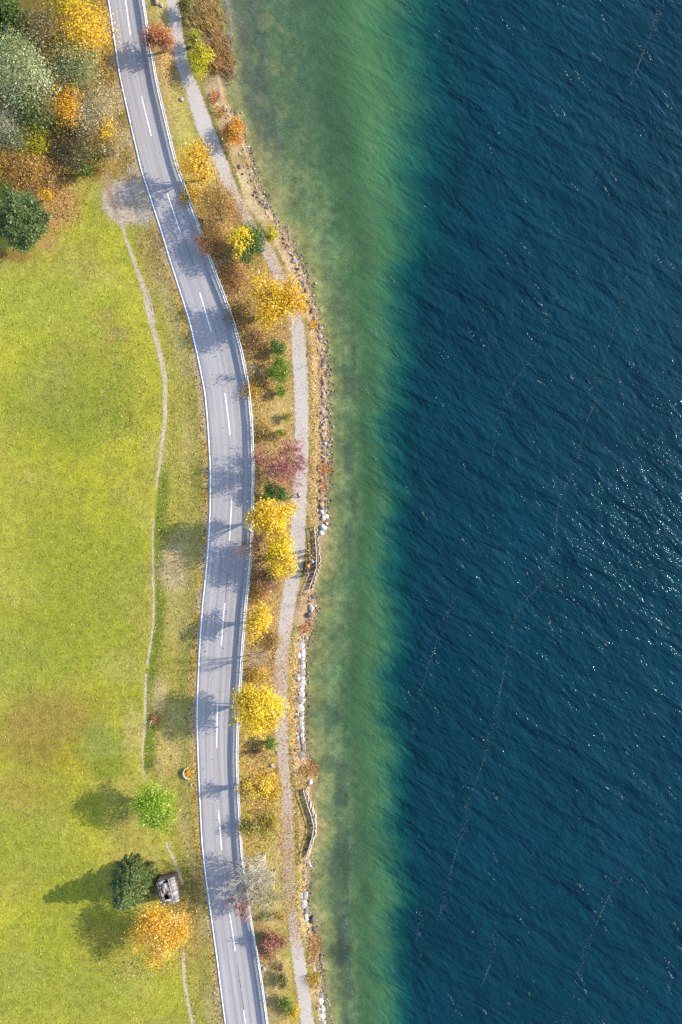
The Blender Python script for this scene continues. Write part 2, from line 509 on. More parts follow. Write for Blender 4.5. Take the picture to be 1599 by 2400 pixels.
by = np.array([v[0] for v in BANK], float); bc = np.array([[A(*(.55 * np.array(c) + .45 * np.array((186, 170, 142)))) for c in v[1:]] for v in BANK])
tb = np.clip((GX - prx) / np.maximum(shx - .4 - prx, .4) + .25 * jit(.9, 63), 0, 1)[..., None]
B2 = [np.stack([np.interp(vp, by, bc[:, k, ch]) for ch in range(3)], -1) for k in range(2)]
inb = ((GX > prx - .2) & (GX <= shx + .4))[..., None]
G = np.where(inb, B2[0] * (1 - tb) + B2[1] * tb, G)
paint(((GX > prx - .1) & (GX < prx + .75)) * sm(-.9, .1, jit(.8, 64)), (136, 134, 60), .85)
G = np.where(((GX > plx) & (GX < prx))[..., None], V3[2], G)
paint(sm(-.55, -.25, GX - shx + .2 * jit(.6, 69)) * (1 - sm(.25, .5, GX - shx)), (120, 104, 88), .7)
paint(inb[..., 0] * sm(.1, .7, jit(.7, 70)), (150, 118, 78), .5)
paint(inb[..., 0] * sm(.2, .8, jit(.9, 71)), (128, 126, 64), .45)
# path: soft gravel under the path sheet
pm = sm(-.15, .3, GX - plx + .12 * jit(.7, 65)) * sm(-.15, .3, prx - GX + .12 * jit(.7, 66))
cover = np.interp(PY, [400, 440, 500, 620, 640, 700, 760, 1480, 1560, 1640, 1680, 1870, 1930, 2000, 2130, 2180], [0, .3, .45, .3, .25, .5, 0.05, .15, .5, .5, .4, .4, .55, .75, .75, .0])
pm = pm * np.clip(1.2 - cover + .3 * jit(.8, 67), 0, 1)
paint(pm, (204, 196, 192), .95)
for b in [(700, 1790, 18, 22, (206, 176, 160), .8), (722, 1800, 14, 16, (150, 106, 80), .8), (690, 2190, 14, 20, (190, 160, 140), .5)]:
    blob(*b)
# lake bed
db = (GX - shx)
td = db / np.maximum(f_drop(GY) - shx, 1)
bt = [-.05, .02, .08, .15, .24, .34, .5, .7, .86, 1.0, 1.25]
bcol = np.array([A(*c) for c in [(180,160,122), (178,164,116), (168,160,106), (150,152,98), (130,142,96), (118,136,96), (110,138,94), (102,142,90), (92,140,88), (70,130,88), (30,100,94)]])
td2 = td + .045 * jit(1.2, 71) + .03 * jit(.5, 72)
bed = np.stack([np.interp(td2, bt, bcol[:, ch]) for ch in range(3)], -1)
bed = bed * (1 + .15 * jit(.8, 73) + .16 * jit(.3, 74))[..., None]
G = np.where((db > .15)[..., None], bed, G)
up = (db > .15) * (1 - sm(250, 520, PY))
paint(up * sm(.1, .3, td), (78, 104, 82), .6)
paint(up * sm(.05, .12, td) * (1 - sm(.2, .3, td)), (82, 92, 92), .7)
mot = sm(-.1, .7, wob(GX * 1.0, GY * .55, .55, 76) + .5 * wob(GX, GY, .25, 77)) * (db > .8) * (1 - sm(.95, 1.2, td))
paint(mot, (74, 100, 72), .28)
mot2 = sm(.25, .9, wob(GX, GY * .6, .8, 78) + .5 * wob(GX, GY, .22, 79)) * (db > .5) * (1 - sm(.8, 1.1, td))
paint(mot2 * (1 - sm(.3, .6, td)), (168, 164, 108), .22)
bw = (db > .15) * sm(.22, .32, td) * (1 - sm(.42, .5, td)) * sm(-.2, .6, jit(1.3, 75)) * sm(600, 800, PY)
paint(bw, (70, 84, 78), .6)
for b in [(800, 2010, 30, 40, (78, 96, 74), .6), (790, 2230, 26, 30, (60, 66, 58), .7), (770, 1790, 18, 18, (80, 96, 70), .5)]:
    blob(*b)
# where leaves lie thickly
for l in [(130, 470, 60, 65, 1), (100, 410, 70, 45, 1), (245, 80, 26, 120, .9), (265, 230, 24, 60, .8), (290, 380, 45, 40, .5), (375, 590, 40, 70, .45), (460, 470, 40, 60, .9), (450, 530, 30, 60, .8),
          (530, 660, 60, 110, .9), (590, 800, 60, 130, 1), (600, 930, 30, 60, 1), (620, 1060, 40, 90, .6), (620, 1280, 45, 60, .7), (600, 1420, 50, 60, .8),
          (620, 1560, 60, 80, .8), (610, 1740, 60, 70, 1), (620, 1840, 60, 70, 1), (620, 1940, 60, 60, .7), (690, 1700, 14, 160, .8), (680, 1550, 40, 60, .7),
          (670, 1960, 30, 60, .7), (700, 900, 40, 200, .25), (415, 2150, 50, 90, .7), (330, 2260, 80, 30, .5), (700, 1800, 30, 40, .6), (400, 150, 20, 40, .7),
          (650, 690, 80, 60, .7), (520, 400, 30, 50, .5), (735, 1000, 16, 260, .75), (690, 560, 14, 120, .4), (690, 2000, 30, 200, .6)]:
    litter(*l)
edge = (np.abs(GX - (xl - .8)) < .5) * sm(540, 700, PY)
LIT = np.maximum(LIT, edge * .8)
LIT = np.maximum(LIT, ((GX > xt) & (GX < xl)) * .16 * sm(520, 700, PY) * valid)
LIT = np.maximum(LIT, ((PX > 230) & (GX < xt)) * .12 * sm(700, 800, PY) * (1 - sm(1000, 1200, PY)))
LIT[db > 0] = 0

GF = (np.arange(ny - 1)[:, None] * nx + np.arange(nx - 1)[None, :])
GF = np.stack([GF, GF + 1, GF + nx + 1, GF + nx], -1).reshape(-1, 4)
wet = np.clip((db > .1).astype(float), 0, 1)
me = np_mesh("ground", np.stack([GX, GY, GZ], -1).reshape(-1, 3), GF, np.clip(G, .001, .85).reshape(-1, 3), True,
             {"litter": LIT, "wet": wet})


def mat_ground():
    m, nt, out = new_mat("ground")
    at = N(nt, "ShaderNodeAttribute", attribute_name="col").outputs["Color"]
    li = N(nt, "ShaderNodeAttribute", attribute_name="litter").outputs["Fac"]
    wt = N(nt, "ShaderNodeAttribute", attribute_name="wet").outputs["Fac"]
    p = pos_(nt)
    c = scale_col(nt, at, noise_(nt, p, .8, 5, .65, .76, 1.24))
    c = scale_col(nt, c, noise_(nt, p, 3.2, 3, .6, .78, 1.22))
    # grain of the sward, stronger on land
    g = noise_(nt, p, 9.0, 3, .7, .72, 1.28)
    g = math_(nt, 'ADD', math_(nt, 'MULTIPLY', g, math_(nt, 'SUBTRACT', 1.0, math_(nt, 'MULTIPLY', wt, .55))), math_(nt, 'MULTIPLY', wt, .55))
    c = scale_col(nt, c, g)
    hue = noise_(nt, p, 1.7, 4, .65, 0, 1)
    dry = mix_col(nt, .45, c, A4(196, 170, 100))
    fac = math_(nt, 'MULTIPLY', math_(nt, 'MULTIPLY', hue, hue), math_(nt, 'SUBTRACT', 1.0, wt))
    c = mix_col(nt, math_(nt, 'MULTIPLY', fac, .8), c, dry)
    # flat fallen leaves
    vo = N(nt, "ShaderNodeTexVoronoi"); vo.inputs["Scale"].default_value = 6.5
    nt.links.new(p, vo.inputs["Vector"])
    sep = N(nt, "ShaderNodeSeparateColor"); nt.links.new(vo.outputs["Color"], sep.inputs[0])
    ramp = N(nt, "ShaderNodeValToRGB")
    cr = ramp.color_ramp
    cr.interpolation = 'CONSTANT'
    cols = [(0, A4(210, 168, 88)), (.22, A4(120, 92, 58)), (.4, A4(228, 196, 124)), (.52, A4(180, 138, 92)), (.66, A4(98, 76, 50)), (.78, A4(206, 160, 92)), (.9, A4(238, 214, 160))]
    cr.elements[0].position, cr.elements[0].color = cols[0]
    cr.elements[1].position, cr.elements[1].color = cols[1]
    for q, cc in cols[2:]:
        e = cr.elements.new(q); e.color = cc
    nt.links.new(sep.outputs[0], ramp.inputs[0])
    on = math_(nt, 'LESS_THAN', sep.outputs[1], math_(nt, 'MULTIPLY', li, .62))
    c = mix_col(nt, on, c, ramp.outputs[0])
    b = N(nt, "ShaderNodeBsdfPrincipled"); b.inputs["Roughness"].default_value = 1.0
    b.inputs["Specular IOR Level"].default_value = 0.05
    nt.links.new(c, b.inputs["Base Color"])
    bn = N(nt, "ShaderNodeBump"); bn.inputs["Distance"].default_value = 0.12; bn.inputs["Strength"].default_value = 0.7
    h = math_(nt, 'ADD', noise_(nt, p, 4.0, 4, .7), math_(nt, 'MULTIPLY', noise_(nt, p, 14.0, 2, .6), .5))
    nt.links.new(math_(nt, 'MULTIPLY', h, math_(nt, 'SUBTRACT', 1.0, math_(nt, 'MULTIPLY', wt, .7))), bn.inputs["Height"])
    nt.links.new(bn.outputs[0], b.inputs["Normal"])
    nt.links.new(b.outputs[0], out.inputs[0])
    return m


ground = tag(add("ground", me, mat_ground()), kind='structure')

# ------------------------------------------------------------------ water
wx = np.concatenate([np.arange(-24, 30, .6), np.arange(30, 60, 2), [70, 100, 200, 400, 900]])
wy = np.concatenate([[-900, -400, -200, -120], np.arange(-90, 90.1, 1.0), [120, 200, 400, 900]])
WX, WY = np.meshgrid(wx, wy)
wsh, wdr, wso = f_shore(WY), f_drop(WY), f_soft(WY)
rag = .5 * wob(WX, WY, 2.2, 91) + .35 * wob(WX, WY, .9, 92)
tdw = (WX + .5 * rag - wsh) / np.maximum(wdr - wsh, 1)
deep = sm(.40, .92, tdw)                                       # how much the water hides its bed
blue = np.clip((WX + rag - wdr + 1.1 + .55 * wso) / (2.4 * wso), 0, 1)       # green over the ledge, blue beyond it
shallow = np.clip((WX - wsh) / 1.2, 0, 1)
WF = (np.arange(len(wy) - 1)[:, None] * len(wx) + np.arange(len(wx) - 1)[None, :])
WF = np.stack([WF, WF + 1, WF + len(wx) + 1, WF + len(wx)], -1).reshape(-1, 4)
keep = (WX.ravel()[WF].max(1) > (wsh.ravel()[WF].min(1) - 1.0))
WF = WF[keep]
wv = np.stack([WX, WY, np.full_like(WX, Z_WATER)], -1).reshape(-1, 3)
used, inv_ = np.unique(WF, return_inverse=True)
me = np_mesh("water", wv[used], inv_.reshape(-1, 4), None, True, {"deep": deep.ravel()[used], "blue": blue.ravel()[used], "shallow": shallow.ravel()[used]})


def mat_water():
    m, nt, out = new_mat("water")
    dp = N(nt, "ShaderNodeAttribute", attribute_name="deep").outputs["Fac"]
    shl = N(nt, "ShaderNodeAttribute", attribute_name="shallow").outputs["Fac"]
    p = pos_(nt)
    bl0 = N(nt, "ShaderNodeAttribute", attribute_name="blue").outputs["Fac"]

    def wave(angle, along, across, detail, rough, warp=None):
        r = N(nt, "ShaderNodeVectorRotate", rotation_type='Z_AXIS'); r.inputs["Angle"].default_value = math.radians(-angle)
        nt.links.new(p, r.inputs["Vector"])
        s = N(nt, "ShaderNodeVectorMath", operation='MULTIPLY'); s.inputs[1].default_value = (1 / along, 1 / across, 1)
        nt.links.new(r.outputs[0], s.inputs[0])
        n = N(nt, "ShaderNodeTexNoise"); n.inputs["Scale"].default_value = 1; n.inputs["Detail"].default_value = detail
        n.inputs["Roughness"].default_value = rough; n.inputs["Distortion"].default_value = .35
        nt.links.new(s.outputs[0], n.inputs["Vector"])
        return n.outputs[0]
    big = wave(-30, 7.0, 2.6, 3, .55)
    mid = wave(-52, 2.2, .75, 2, .55)
    small = wave(-66, .45, .14, 2, .65)
    patch = wave(15, 34, 20, 2, .5)
    h = math_(nt, 'MULTIPLY', big, .54)
    h = math_(nt, 'ADD', h, math_(nt, 'MULTIPLY', mid, .145))
    h = math_(nt, 'ADD', h, math_(nt, 'MULTIPLY', small, .046))
    h = math_(nt, 'MULTIPLY', h, math_(nt, 'ADD', .45, math_(nt, 'MULTIPLY', shl, .55)))
    h = math_(nt, 'MULTIPLY', h, math_(nt, 'ADD', .8, math_(nt, 'MULTIPLY', bl0, .2)))
    h = math_(nt, 'MULTIPLY', h, math_(nt, 'ADD', .62, math_(nt, 'MULTIPLY', patch, .7)))
    bn = N(nt, "ShaderNodeBump"); bn.inputs["Strength"].default_value = 1.0; bn.inputs["Distance"].default_value = .8
    nt.links.new(h, bn.inputs["Height"])
    # body of the water: clear over the shallows, blue where it is deep
    d = N(nt, "ShaderNodeBsdfDiffuse")
    bl = N(nt, "ShaderNodeAttribute", attribute_name="blue").outputs["Fac"]
    ramp = N(nt, "ShaderNodeValToRGB"); cr = ramp.color_ramp
    stops = [(0, A4(88, 130, 86)), (.22, A4(68, 118, 82)), (.42, A4(38, 96, 82)), (.62, A4(14, 75, 77)), (.82, A4(0, 61, 71)), (1, A4(0, 56, 71))]
    cr.elements[0].position, cr.elements[0].color = stops[0]
    cr.elements[1].position, cr.elements[1].color = stops[-1]
    for q, cc in stops[1:-1]:
        cr.elements.new(q).color = cc
    nt.links.new(bl, ramp.inputs[0])
    nt.links.new(scale_col(nt, ramp.outputs[0], noise_(nt, p, .05, 4, .6, .80, 1.18)), d.inputs["Color"])
    bd = N(nt, "ShaderNodeBump"); bd.inputs["Strength"].default_value = 1.0; bd.inputs["Distance"].default_value = 1.75
    hd = math_(nt, 'ADD', math_(nt, 'MULTIPLY', big, .85), math_(nt, 'ADD', math_(nt, 'MULTIPLY', mid, .15), math_(nt, 'MULTIPLY', small, .05)))
    nt.links.new(math_(nt, 'MULTIPLY', hd, math_(nt, 'MULTIPLY', math_(nt, 'ADD', .6, math_(nt, 'MULTIPLY', patch, .8)), math_(nt, 'ADD', .3, math_(nt, 'MULTIPLY', bl0, .7)))), bd.inputs["Height"])
    nt.links.new(bd.outputs[0], d.inputs["Normal"])
    t = N(nt, "ShaderNodeBsdfTransparent"); t.inputs[0].default_value = (.93, .96, .94, 1)
    body = N(nt, "ShaderNodeMixShader")
    nt.links.new(math_(nt, 'ADD', math_(nt, 'MULTIPLY', dp, .95), math_(nt, 'MULTIPLY', shl, .05)), body.inputs[0])
    nt.links.new(t.outputs[0], body.inputs[1]); nt.links.new(d.outputs[0], body.inputs[2])
    g = N(nt, "ShaderNodeBsdfGlossy"); g.inputs["Color"].default_value = (.62, .86, 1, 1); g.inputs["Roughness"].default_value = .13
    nt.links.new(bn.outputs[0], g.inputs["Normal"])
    # reflectance rises with the angle of view, the same from above and below
    dt = N(nt, "ShaderNodeVectorMath", operation='DOT_PRODUCT')
    nt.links.new(bn.outputs[0], dt.inputs[0]); nt.links.new(N(nt, "ShaderNodeNewGeometry").outputs["Incoming"], dt.inputs[1])
    cs = math_(nt, 'ABSOLUTE', dt.outputs["Value"])
    fres = math_(nt, 'ADD', .010, math_(nt, 'MULTIPLY', math_(nt, 'POWER', math_(nt, 'SUBTRACT', 1.0, cs, clamp=True), 5.0), .978))
    mx = N(nt, "ShaderNodeMixShader")
    nt.links.new(fres, mx.inputs[0])
    nt.links.new(body.outputs[0], mx.inputs[1]); nt.links.new(g.outputs[0], mx.inputs[2])
    nt.links.new(mx.outputs[0], out.inputs[0])
    return m


M_WATER = mat_water()
water = tag(add("water", me, M_WATER), kind='structure')

# ------------------------------------------------------------------ road, markings, path, track
def strip(fa, fb, y0, y1, step, zf, cols=6, jitter=0.0, seed=0):
    ys = np.arange(y0, y1 + step * .5, step)
    s = np.linspace(0, 1, cols)
    a, b = fa(ys), fb(ys)
    if jitter:
        r = np.random.default_rng(seed)
        a = a + r.normal(0, jitter, len(ys)); b = b + r.normal(0, jitter, len(ys))
    X = a[:, None] * (1 - s) + b[:, None] * s
    Y = np.repeat(ys[:, None], cols, 1)
    Z = zf(X, Y)
    n = len(ys)
    F = (np.arange(n - 1)[:, None] * cols + np.arange(cols - 1)[None, :])
    F = np.stack([F, F + 1, F + cols + 1, F + cols], -1).reshape(-1, 4)
    return np.stack([X, Y, Z], -1).reshape(-1, 3), F, np.repeat(s[None, :], n, 0).ravel(), Y.ravel()


def mat_asphalt():
    m, nt, out = new_mat("asphalt")
    u = N(nt, "ShaderNodeAttribute", attribute_name="across").outputs["Fac"]
    v = N(nt, "ShaderNodeAttribute", attribute_name="along").outputs["Fac"]
    p = pos_(nt)
    cv = N(nt, "ShaderNodeCombineXYZ")
    nt.links.new(math_(nt, 'MULTIPLY', u, 14.0), cv.inputs[0]); nt.links.new(math_(nt, 'MULTIPLY', v, .035), cv.inputs[1])
    lane = noise_(nt, cv.outputs[0], 1.0, 3, .55, .76, 1.2)
    cv2 = N(nt, "ShaderNodeCombineXYZ")
    nt.links.new(math_(nt, 'MULTIPLY', u, 60.0), cv2.inputs[0]); nt.links.new(math_(nt, 'MULTIPLY', v, .12), cv2.inputs[1])
    lane2 = noise_(nt, cv2.outputs[0], 1.0, 2, .5, .95, 1.05)
    c = mix_col(nt, noise_(nt, p, .12, 3, .5, 0, 1), A4(186, 182, 186), A4(194, 186, 186))
    c = scale_col(nt, c, lane); c = scale_col(nt, c, lane2)
    c = scale_col(nt, c, noise_(nt, p, 6, 4, .7, .92, 1.08))
    c = scale_col(nt, c, noise_(nt, p, 30, 2, .7, .9, 1.1))
    sp = noise_(nt, p, 2.2, 2, .5)
    spot = math_(nt, 'GREATER_THAN', sp, .74)
    c = mix_col(nt, math_(nt, 'MULTIPLY', spot, .25), c, A4(214, 206, 196))
    b = N(nt, "ShaderNodeBsdfPrincipled"); b.inputs["Roughness"].default_value = .85; b.inputs["Specular IOR Level"].default_value = .2
    nt.links.new(c, b.inputs["Base Color"])
    bn = N(nt, "ShaderNodeBump"); bn.inputs["Distance"].default_value = .01; bn.inputs["Strength"].default_value = .4
    nt.links.new(noise_(nt, p, 40, 2, .7), bn.inputs["Height"]); nt.links.new(bn.outputs[0], b.inputs["Normal"])
    nt.links.new(b.outputs[0], out.inputs[0])
    return m


V, F, us, vs = strip(lambda y: f_left(y) - .28, lambda y: f_right(y) + .22, -92, 92, .5, lambda x, y: np.full_like(x, .03), 9)
n9 = len(V)
# turned-down edges
sk = []
for c0, sgn in ((0, -1), (8, 1)):
    idx = np.arange(c0, n9, 9)
    low = V[idx].copy(); low[:, 2] = -.12; low[:, 0] += sgn * .04
    st = len(V) + sum(len(k) for k, _ in sk)
    a = idx[:-1]; b = idx[1:]; cidx = st + np.arange(len(idx))
    sk.append((low, np.stack([a, b, cidx[1:], cidx[:-1]], -1)))
V = np.vstack([V] + [k for k, _ in sk]); F = np.vstack([F] + [f for _, f in sk])
us = np.concatenate([us, np.zeros(len(sk[0][0])), np.ones(len(sk[1][0]))]); vs = np.concatenate([vs, V[n9:, 1]])
me = np_mesh("road", V, F, None, False, {"across": us, "along": vs})
road = tag(add("road", me, mat_asphalt()), kind='structure')
WHITE = A(252, 252, 255) * 0 + .6


def stripe(name, fa, fb, y0, y1, z=.034, jitter=0.0, col=WHITE, seed=0):
    V, F, _, _ = strip(fa, fb, y0, y1, .4 if y1 - y0 > 2 else .2, lambda x, y: np.full_like(x, z), 3, jitter, seed)
    return add(name, np_mesh(name, V, F, np.tile(col, (len(V), 1))), M_PAINT, road)


stripe("edge_line", lambda y: f_left(y) - .08, lambda y: f_left(y) + .08, -92, 92, jitter=.008, seed=1)
stripe("edge_line", lambda y: f_right(y) - .075, lambda y: f_right(y) + .075, -92, 92, jitter=.008, seed=2)
for a, b in [(-70, 84), (226, 319), (455, 547), (684, 779), (922, 1021), (1169, 1268), (1415, 1513), (1656, 1753), (1896, 1992), (2134, 2229), (2367, 2460)]:
    stripe("centre_dash", lambda y: f_centre(y) - .07, lambda y: f_centre(y) + .07, (1200 - b) / PXM, (1200 - a) / PXM, jitter=.006, seed=a + 99)
# worn older paint between the dashes and the tarred seam
for a, b in [(1021, 1050), (1268, 1310), (1585, 1625), (779, 800)]:
    stripe("worn_dash", lambda y: f_centre(y) - .04, lambda y: f_centre(y) + .04, (1200 - b) / PXM, (1200 - a) / PXM, col=A(206, 202, 206), seed=a, jitter=.01)
for a, b, off in [(2262, 2366, .03), (1335, 1412, .05)]:
    stripe("tar_seam", lambda y: f_centre(y) + off - .03, lambda y: f_centre(y) + off + .03, (1200 - b) / PXM, (1200 - a) / PXM, z=.0365, col=A(110, 104, 112), jitter=.02, seed=a)


def mat_gravel(name, c1, c2, leaf):
    m, nt, out = new_mat(name)
    p = pos_(nt)
    c = mix_col(nt, noise_(nt, p, .7, 4, .6, 0, 1), c1, c2)
    c = scale_col(nt, c, noise_(nt, p, 4, 3, .6, .88, 1.12)); c = scale_col(nt, c, noise_(nt, p, 16, 3, .7, .78, 1.2))
    dk = math_(nt, 'GREATER_THAN', noise_(nt, p, 3.2, 2, .7), .66)
    c = mix_col(nt, math_(nt, 'MULTIPLY', dk, .22), c, A4(120, 106, 96))
    at = N(nt, "ShaderNodeAttribute", attribute_name="leafy").outputs["Fac"]
    c = mix_col(nt, math_(nt, 'MULTIPLY', at, .9, clamp=True), c, A4(196, 170, 142))
    vo = N(nt, "ShaderNodeTexVoronoi"); vo.inputs["Scale"].default_value = 8.5
    nt.links.new(p, vo.inputs["Vector"])
    sep = N(nt, "ShaderNodeSeparateColor"); nt.links.new(vo.outputs["Color"], sep.inputs[0])
    on = math_(nt, 'LESS_THAN', sep.outputs[1], at)
    c = mix_col(nt, on, c, mix_col(nt, sep.outputs[0], A4(*leaf[0]), A4(*leaf[1])))
    b = N(nt, "ShaderNodeBsdfPrincipled"); b.inputs["Roughness"].default_value = .95; b.inputs["Specular IOR Level"].default_value = .1
    nt.links.new(c, b.inputs["Base Color"])
    bn = N(nt, "ShaderNodeBump"); bn.inputs["Distance"].default_value = .03; bn.inputs["Strength"].default_value = .5
    nt.links.new(noise_(nt, p, 18, 3, .7), bn.inputs["Height"]); nt.links.new(bn.outputs[0], b.inputs["Normal"])
    nt.links.new(b.outputs[0], out.inputs[0])
    return m


def keep_rows(V, F, keepf):
    c = V[F].mean(1)
    F = F[keepf(c[:, 0], c[:, 1])]
    used, inv2 = np.unique(F, return_inverse=True)
    return V[used], inv2.reshape(F.shape)


V, F, us, vs = strip(lambda y: f_pl(y) - .02, lambda y: f_pr(y) + .02, -90, 90, .25, lambda x, y: ground_z(x, y) + .012, 9, .11, 5)
pyv = 1200 - V[:, 1] * PXM
lf = np.interp(pyv, [0, 380, 440, 520, 600, 640, 700, 760, 860, 1470, 1560, 1640, 1690, 1870, 1940, 2170, 2260], [.01, .01, .25, .3, .25, .35, .35, .15, .02, .08, .4, .4, .3, .3, .5, .5, .01])
lf = lf + .18 * (np.abs(us - .5) > .42)
rr_ = np.random.default_rng(4).uniform(0, 1, len(F))
F = F[np.interp(pyv[F].mean(1), [1930, 2010, 2140, 2190], [1, .22, .22, 1]) > rr_]
used, inv2 = np.unique(F, return_inverse=True)
me = np_mesh("footpath", V[used], inv2.reshape(-1, 4), None, True, {"leafy": lf[used]})
tag(add("footpath", me, mat_gravel("path_gravel", A4(222, 212, 204), A4(212, 201, 194), ((206, 160, 96), (170, 120, 90)))), kind='structure')

tw = lambda y: np.interp(-np.asarray(y), [-(1200 - q) / PXM for q in (500, 620, 700, 800, 950, 1080, 1130, 1220, 1300, 1450, 1530, 1600, 1680, 1800, 1980, 2200, 2400)],
                         [.15, .30, .45, .40, .28, .28, .12, .13, .14, .16, .18, .16, .2, .13, .24, .2, .28])
M_TRACK = mat_gravel("track_dirt", A4(226, 212, 196), A4(204, 182, 162), ((196, 160, 80), (140, 120, 60)))
for y0, y1 in [(516, 1150), (1215, 1560), (1580, 1835), (1975, 2075), (2236, 2460)]:
    V, F, us, vs = strip(lambda y: f_track(y) - tw(y), lambda y: f_track(y) + tw(y), (1200 - y1) / PXM, (1200 - y0) / PXM, .25, lambda x, y: ground_z(x, y) + .014, 4, .05, y0)
    tag(add("track", np_mesh("track", V, F, None, True, {"leafy": np.full(len(V), .1)}), M_TRACK), kind='structure')
f_tb = row([(344, 672), (352, 700), (359, 735), (362, 760)], 0)
V, F, us, vs = strip(lambda y: f_tb(y) - .1, lambda y: f_tb(y) + .1, (1200 - 755) / PXM, (1200 - 676) / PXM, .25, lambda x, y: ground_z(x, y) + .014, 3, .03, 3)
tag(add("track", np_mesh("track", V, F, None, True, {"leafy": np.full(len(V), .1)}), M_TRACK), kind='structure')

# ------------------------------------------------------------------ vegetation builders
YELLOW = [((240, 190, 14), 5), ((226, 164, 14), 3), ((248, 210, 50), 3), ((206, 146, 24), 2), ((242, 200, 90), 1), ((150, 112, 30), 1)]
GOLD = [((240, 192, 20), 5), ((246, 206, 50), 3), ((218, 166, 22), 2), ((184, 156, 30), 1.5), ((250, 218, 100), 1), ((150, 114, 40), 1)]
LEMON = [((238, 202, 26), 4), ((246, 216, 56), 3), ((208, 174, 26), 2), ((178, 158, 32), 2), ((250, 228, 110), .8)]
ORANGE = [((214, 142, 40), 4), ((226, 160, 44), 3), ((188, 118, 44), 3), ((150, 104, 40), 2), ((236, 180, 70), 1)]
RUSSET = [((182, 108, 62), 4), ((206, 134, 82), 3), ((150, 86, 56), 3), ((222, 170, 120), 1), ((140, 96, 70), 1)]
AMBER = [((236, 176, 60), 4), ((246, 196, 84), 3), ((216, 150, 60), 3), ((250, 214, 130), 2), ((226, 180, 20), 3), ((170, 120, 60), 1.5)]
LIME = [((140, 172, 20), 4), ((158, 186, 36), 3), ((116, 152, 18), 3), ((184, 204, 90), 2), ((84, 120, 16), 2)]
GREEN = [((84, 112, 30), 4), ((102, 128, 34), 3), ((62, 90, 26), 3), ((126, 148, 50), 1)]
BRIGHT = [((104, 132, 20), 4), ((122, 146, 24), 3), ((80, 110, 22), 3), ((146, 160, 40), 1)]
SILVER = [((156, 164, 108), 4), ((182, 184, 138), 3), ((128, 142, 82), 4), ((206, 204, 166), 1.5), ((104, 122, 62), 3)]
SAGE = [((130, 134, 72), 4), ((156, 150, 92), 3), ((104, 114, 56), 3), ((170, 152, 100), 2), ((88, 104, 46), 2)]
GREY = [((150, 150, 112), 4), ((172, 168, 136), 3), ((124, 130, 90), 3), ((104, 120, 72), 2)]
BEIGE = [((186, 170, 128), 4), ((204, 188, 150), 3), ((156, 144, 100), 3), ((140, 128, 76), 2)]
OLIVE = [((138, 122, 58), 4), ((116, 112, 48), 3), ((96, 88, 44), 3), ((160, 138, 72), 2), ((84, 70, 50), 2)]
DARKOLIVE = [((118, 100, 56), 4), ((96, 84, 48), 4), ((140, 120, 66), 2), ((76, 64, 48), 3), ((130, 132, 50), 2)]
CHART = [((190, 176, 22), 3), ((168, 168, 26), 4), ((206, 184, 26), 3), ((128, 142, 30), 3)]
SULPHUR = [((216, 198, 12), 4), ((188, 182, 20), 3), ((228, 204, 24), 3), ((150, 158, 28), 2), ((200, 160, 20), 1)]
MIXED = [((200, 166, 64), 3), ((150, 128, 60), 3), ((176, 140, 66), 3), ((120, 104, 50), 2)]
PINK = [((186, 104, 98), 4), ((206, 130, 120), 3), ((160, 80, 80), 3), ((198, 150, 140), 2)]
ROSE = [((176, 92, 84), 3), ((160, 110, 96), 3), ((196, 130, 114), 3), ((140, 96, 70), 2), ((150, 140, 60), 1)]
BROWNS = [((170, 124, 72), 4), ((150, 104, 64), 3), ((190, 140, 80), 3), ((126, 96, 60), 2), ((160, 136, 66), 1.5)]
BARK_GREY = A(134, 118, 108)
BARK_DARK = A(104, 86, 78)
BARK_PALE = A(236, 222, 206)


def pal(palette, n, r):
    cols = np.array([A(*c) for c, _ in palette]); w = np.array([q for _, q in palette], float); w /= w.sum()
    return cols[r.choice(len(cols), n, p=w)]


LEAF_GAIN = 1.8


def leaf_mesh(name, C, L, cols, r, up=.5, W=.62, outward=None):
    n = len(C)
    nr = r.normal(size=(n, 3)); nr[:, 2] = np.abs(nr[:, 2]) + up
    if outward is not None:
        nr += outward
    nr /= np.linalg.norm(nr, axis=1, keepdims=True)
    t = np.cross(nr, r.normal(size=(n, 3))); t /= np.linalg.norm(t, axis=1, keepdims=True) + 1e-9
    b = np.cross(nr, t)
    l = (L * np.clip(r.lognormal(-.08, .38, n), .4, 2.2))[:, None]
    V = np.stack([C - t * l * .5, C - b * l * W * .5 + t * l * .06, C + t * l * .5, C + b * l * W * .5 + t * l * .06], 1).reshape(-1, 3)
    F = np.arange(4 * n).reshape(-1, 4)
    return np_mesh(name, V, F, np.repeat(np.clip(cols * LEAF_GAIN, 0, .85), 4, 0))


def clump_points(r, rx, ry, rz, n_clump, lobes=.18, top=True):
    """clump centres inside a lobed ellipsoid, mostly toward its outside"""
    ph = r.uniform(0, 6.28, 3); am = r.uniform(.3, 1, 3)
    out = []
    while len(out) < n_clump:
        d = r.normal(size=3); d /= np.linalg.norm(d)
        if top and d[2] < -.35: continue
        rad = r.uniform(.12, 1) ** .5
        a = math.atan2(d[1], d[0])
        k = 1 + lobes * sum(am[i] * math.sin((i + 2) * a + ph[i]) for i in range(3)) / 1.2
        out.append([d[0] * rx * rad * k, d[1] * ry * rad * k, d[2] * rz * rad])
    return np.array(out)


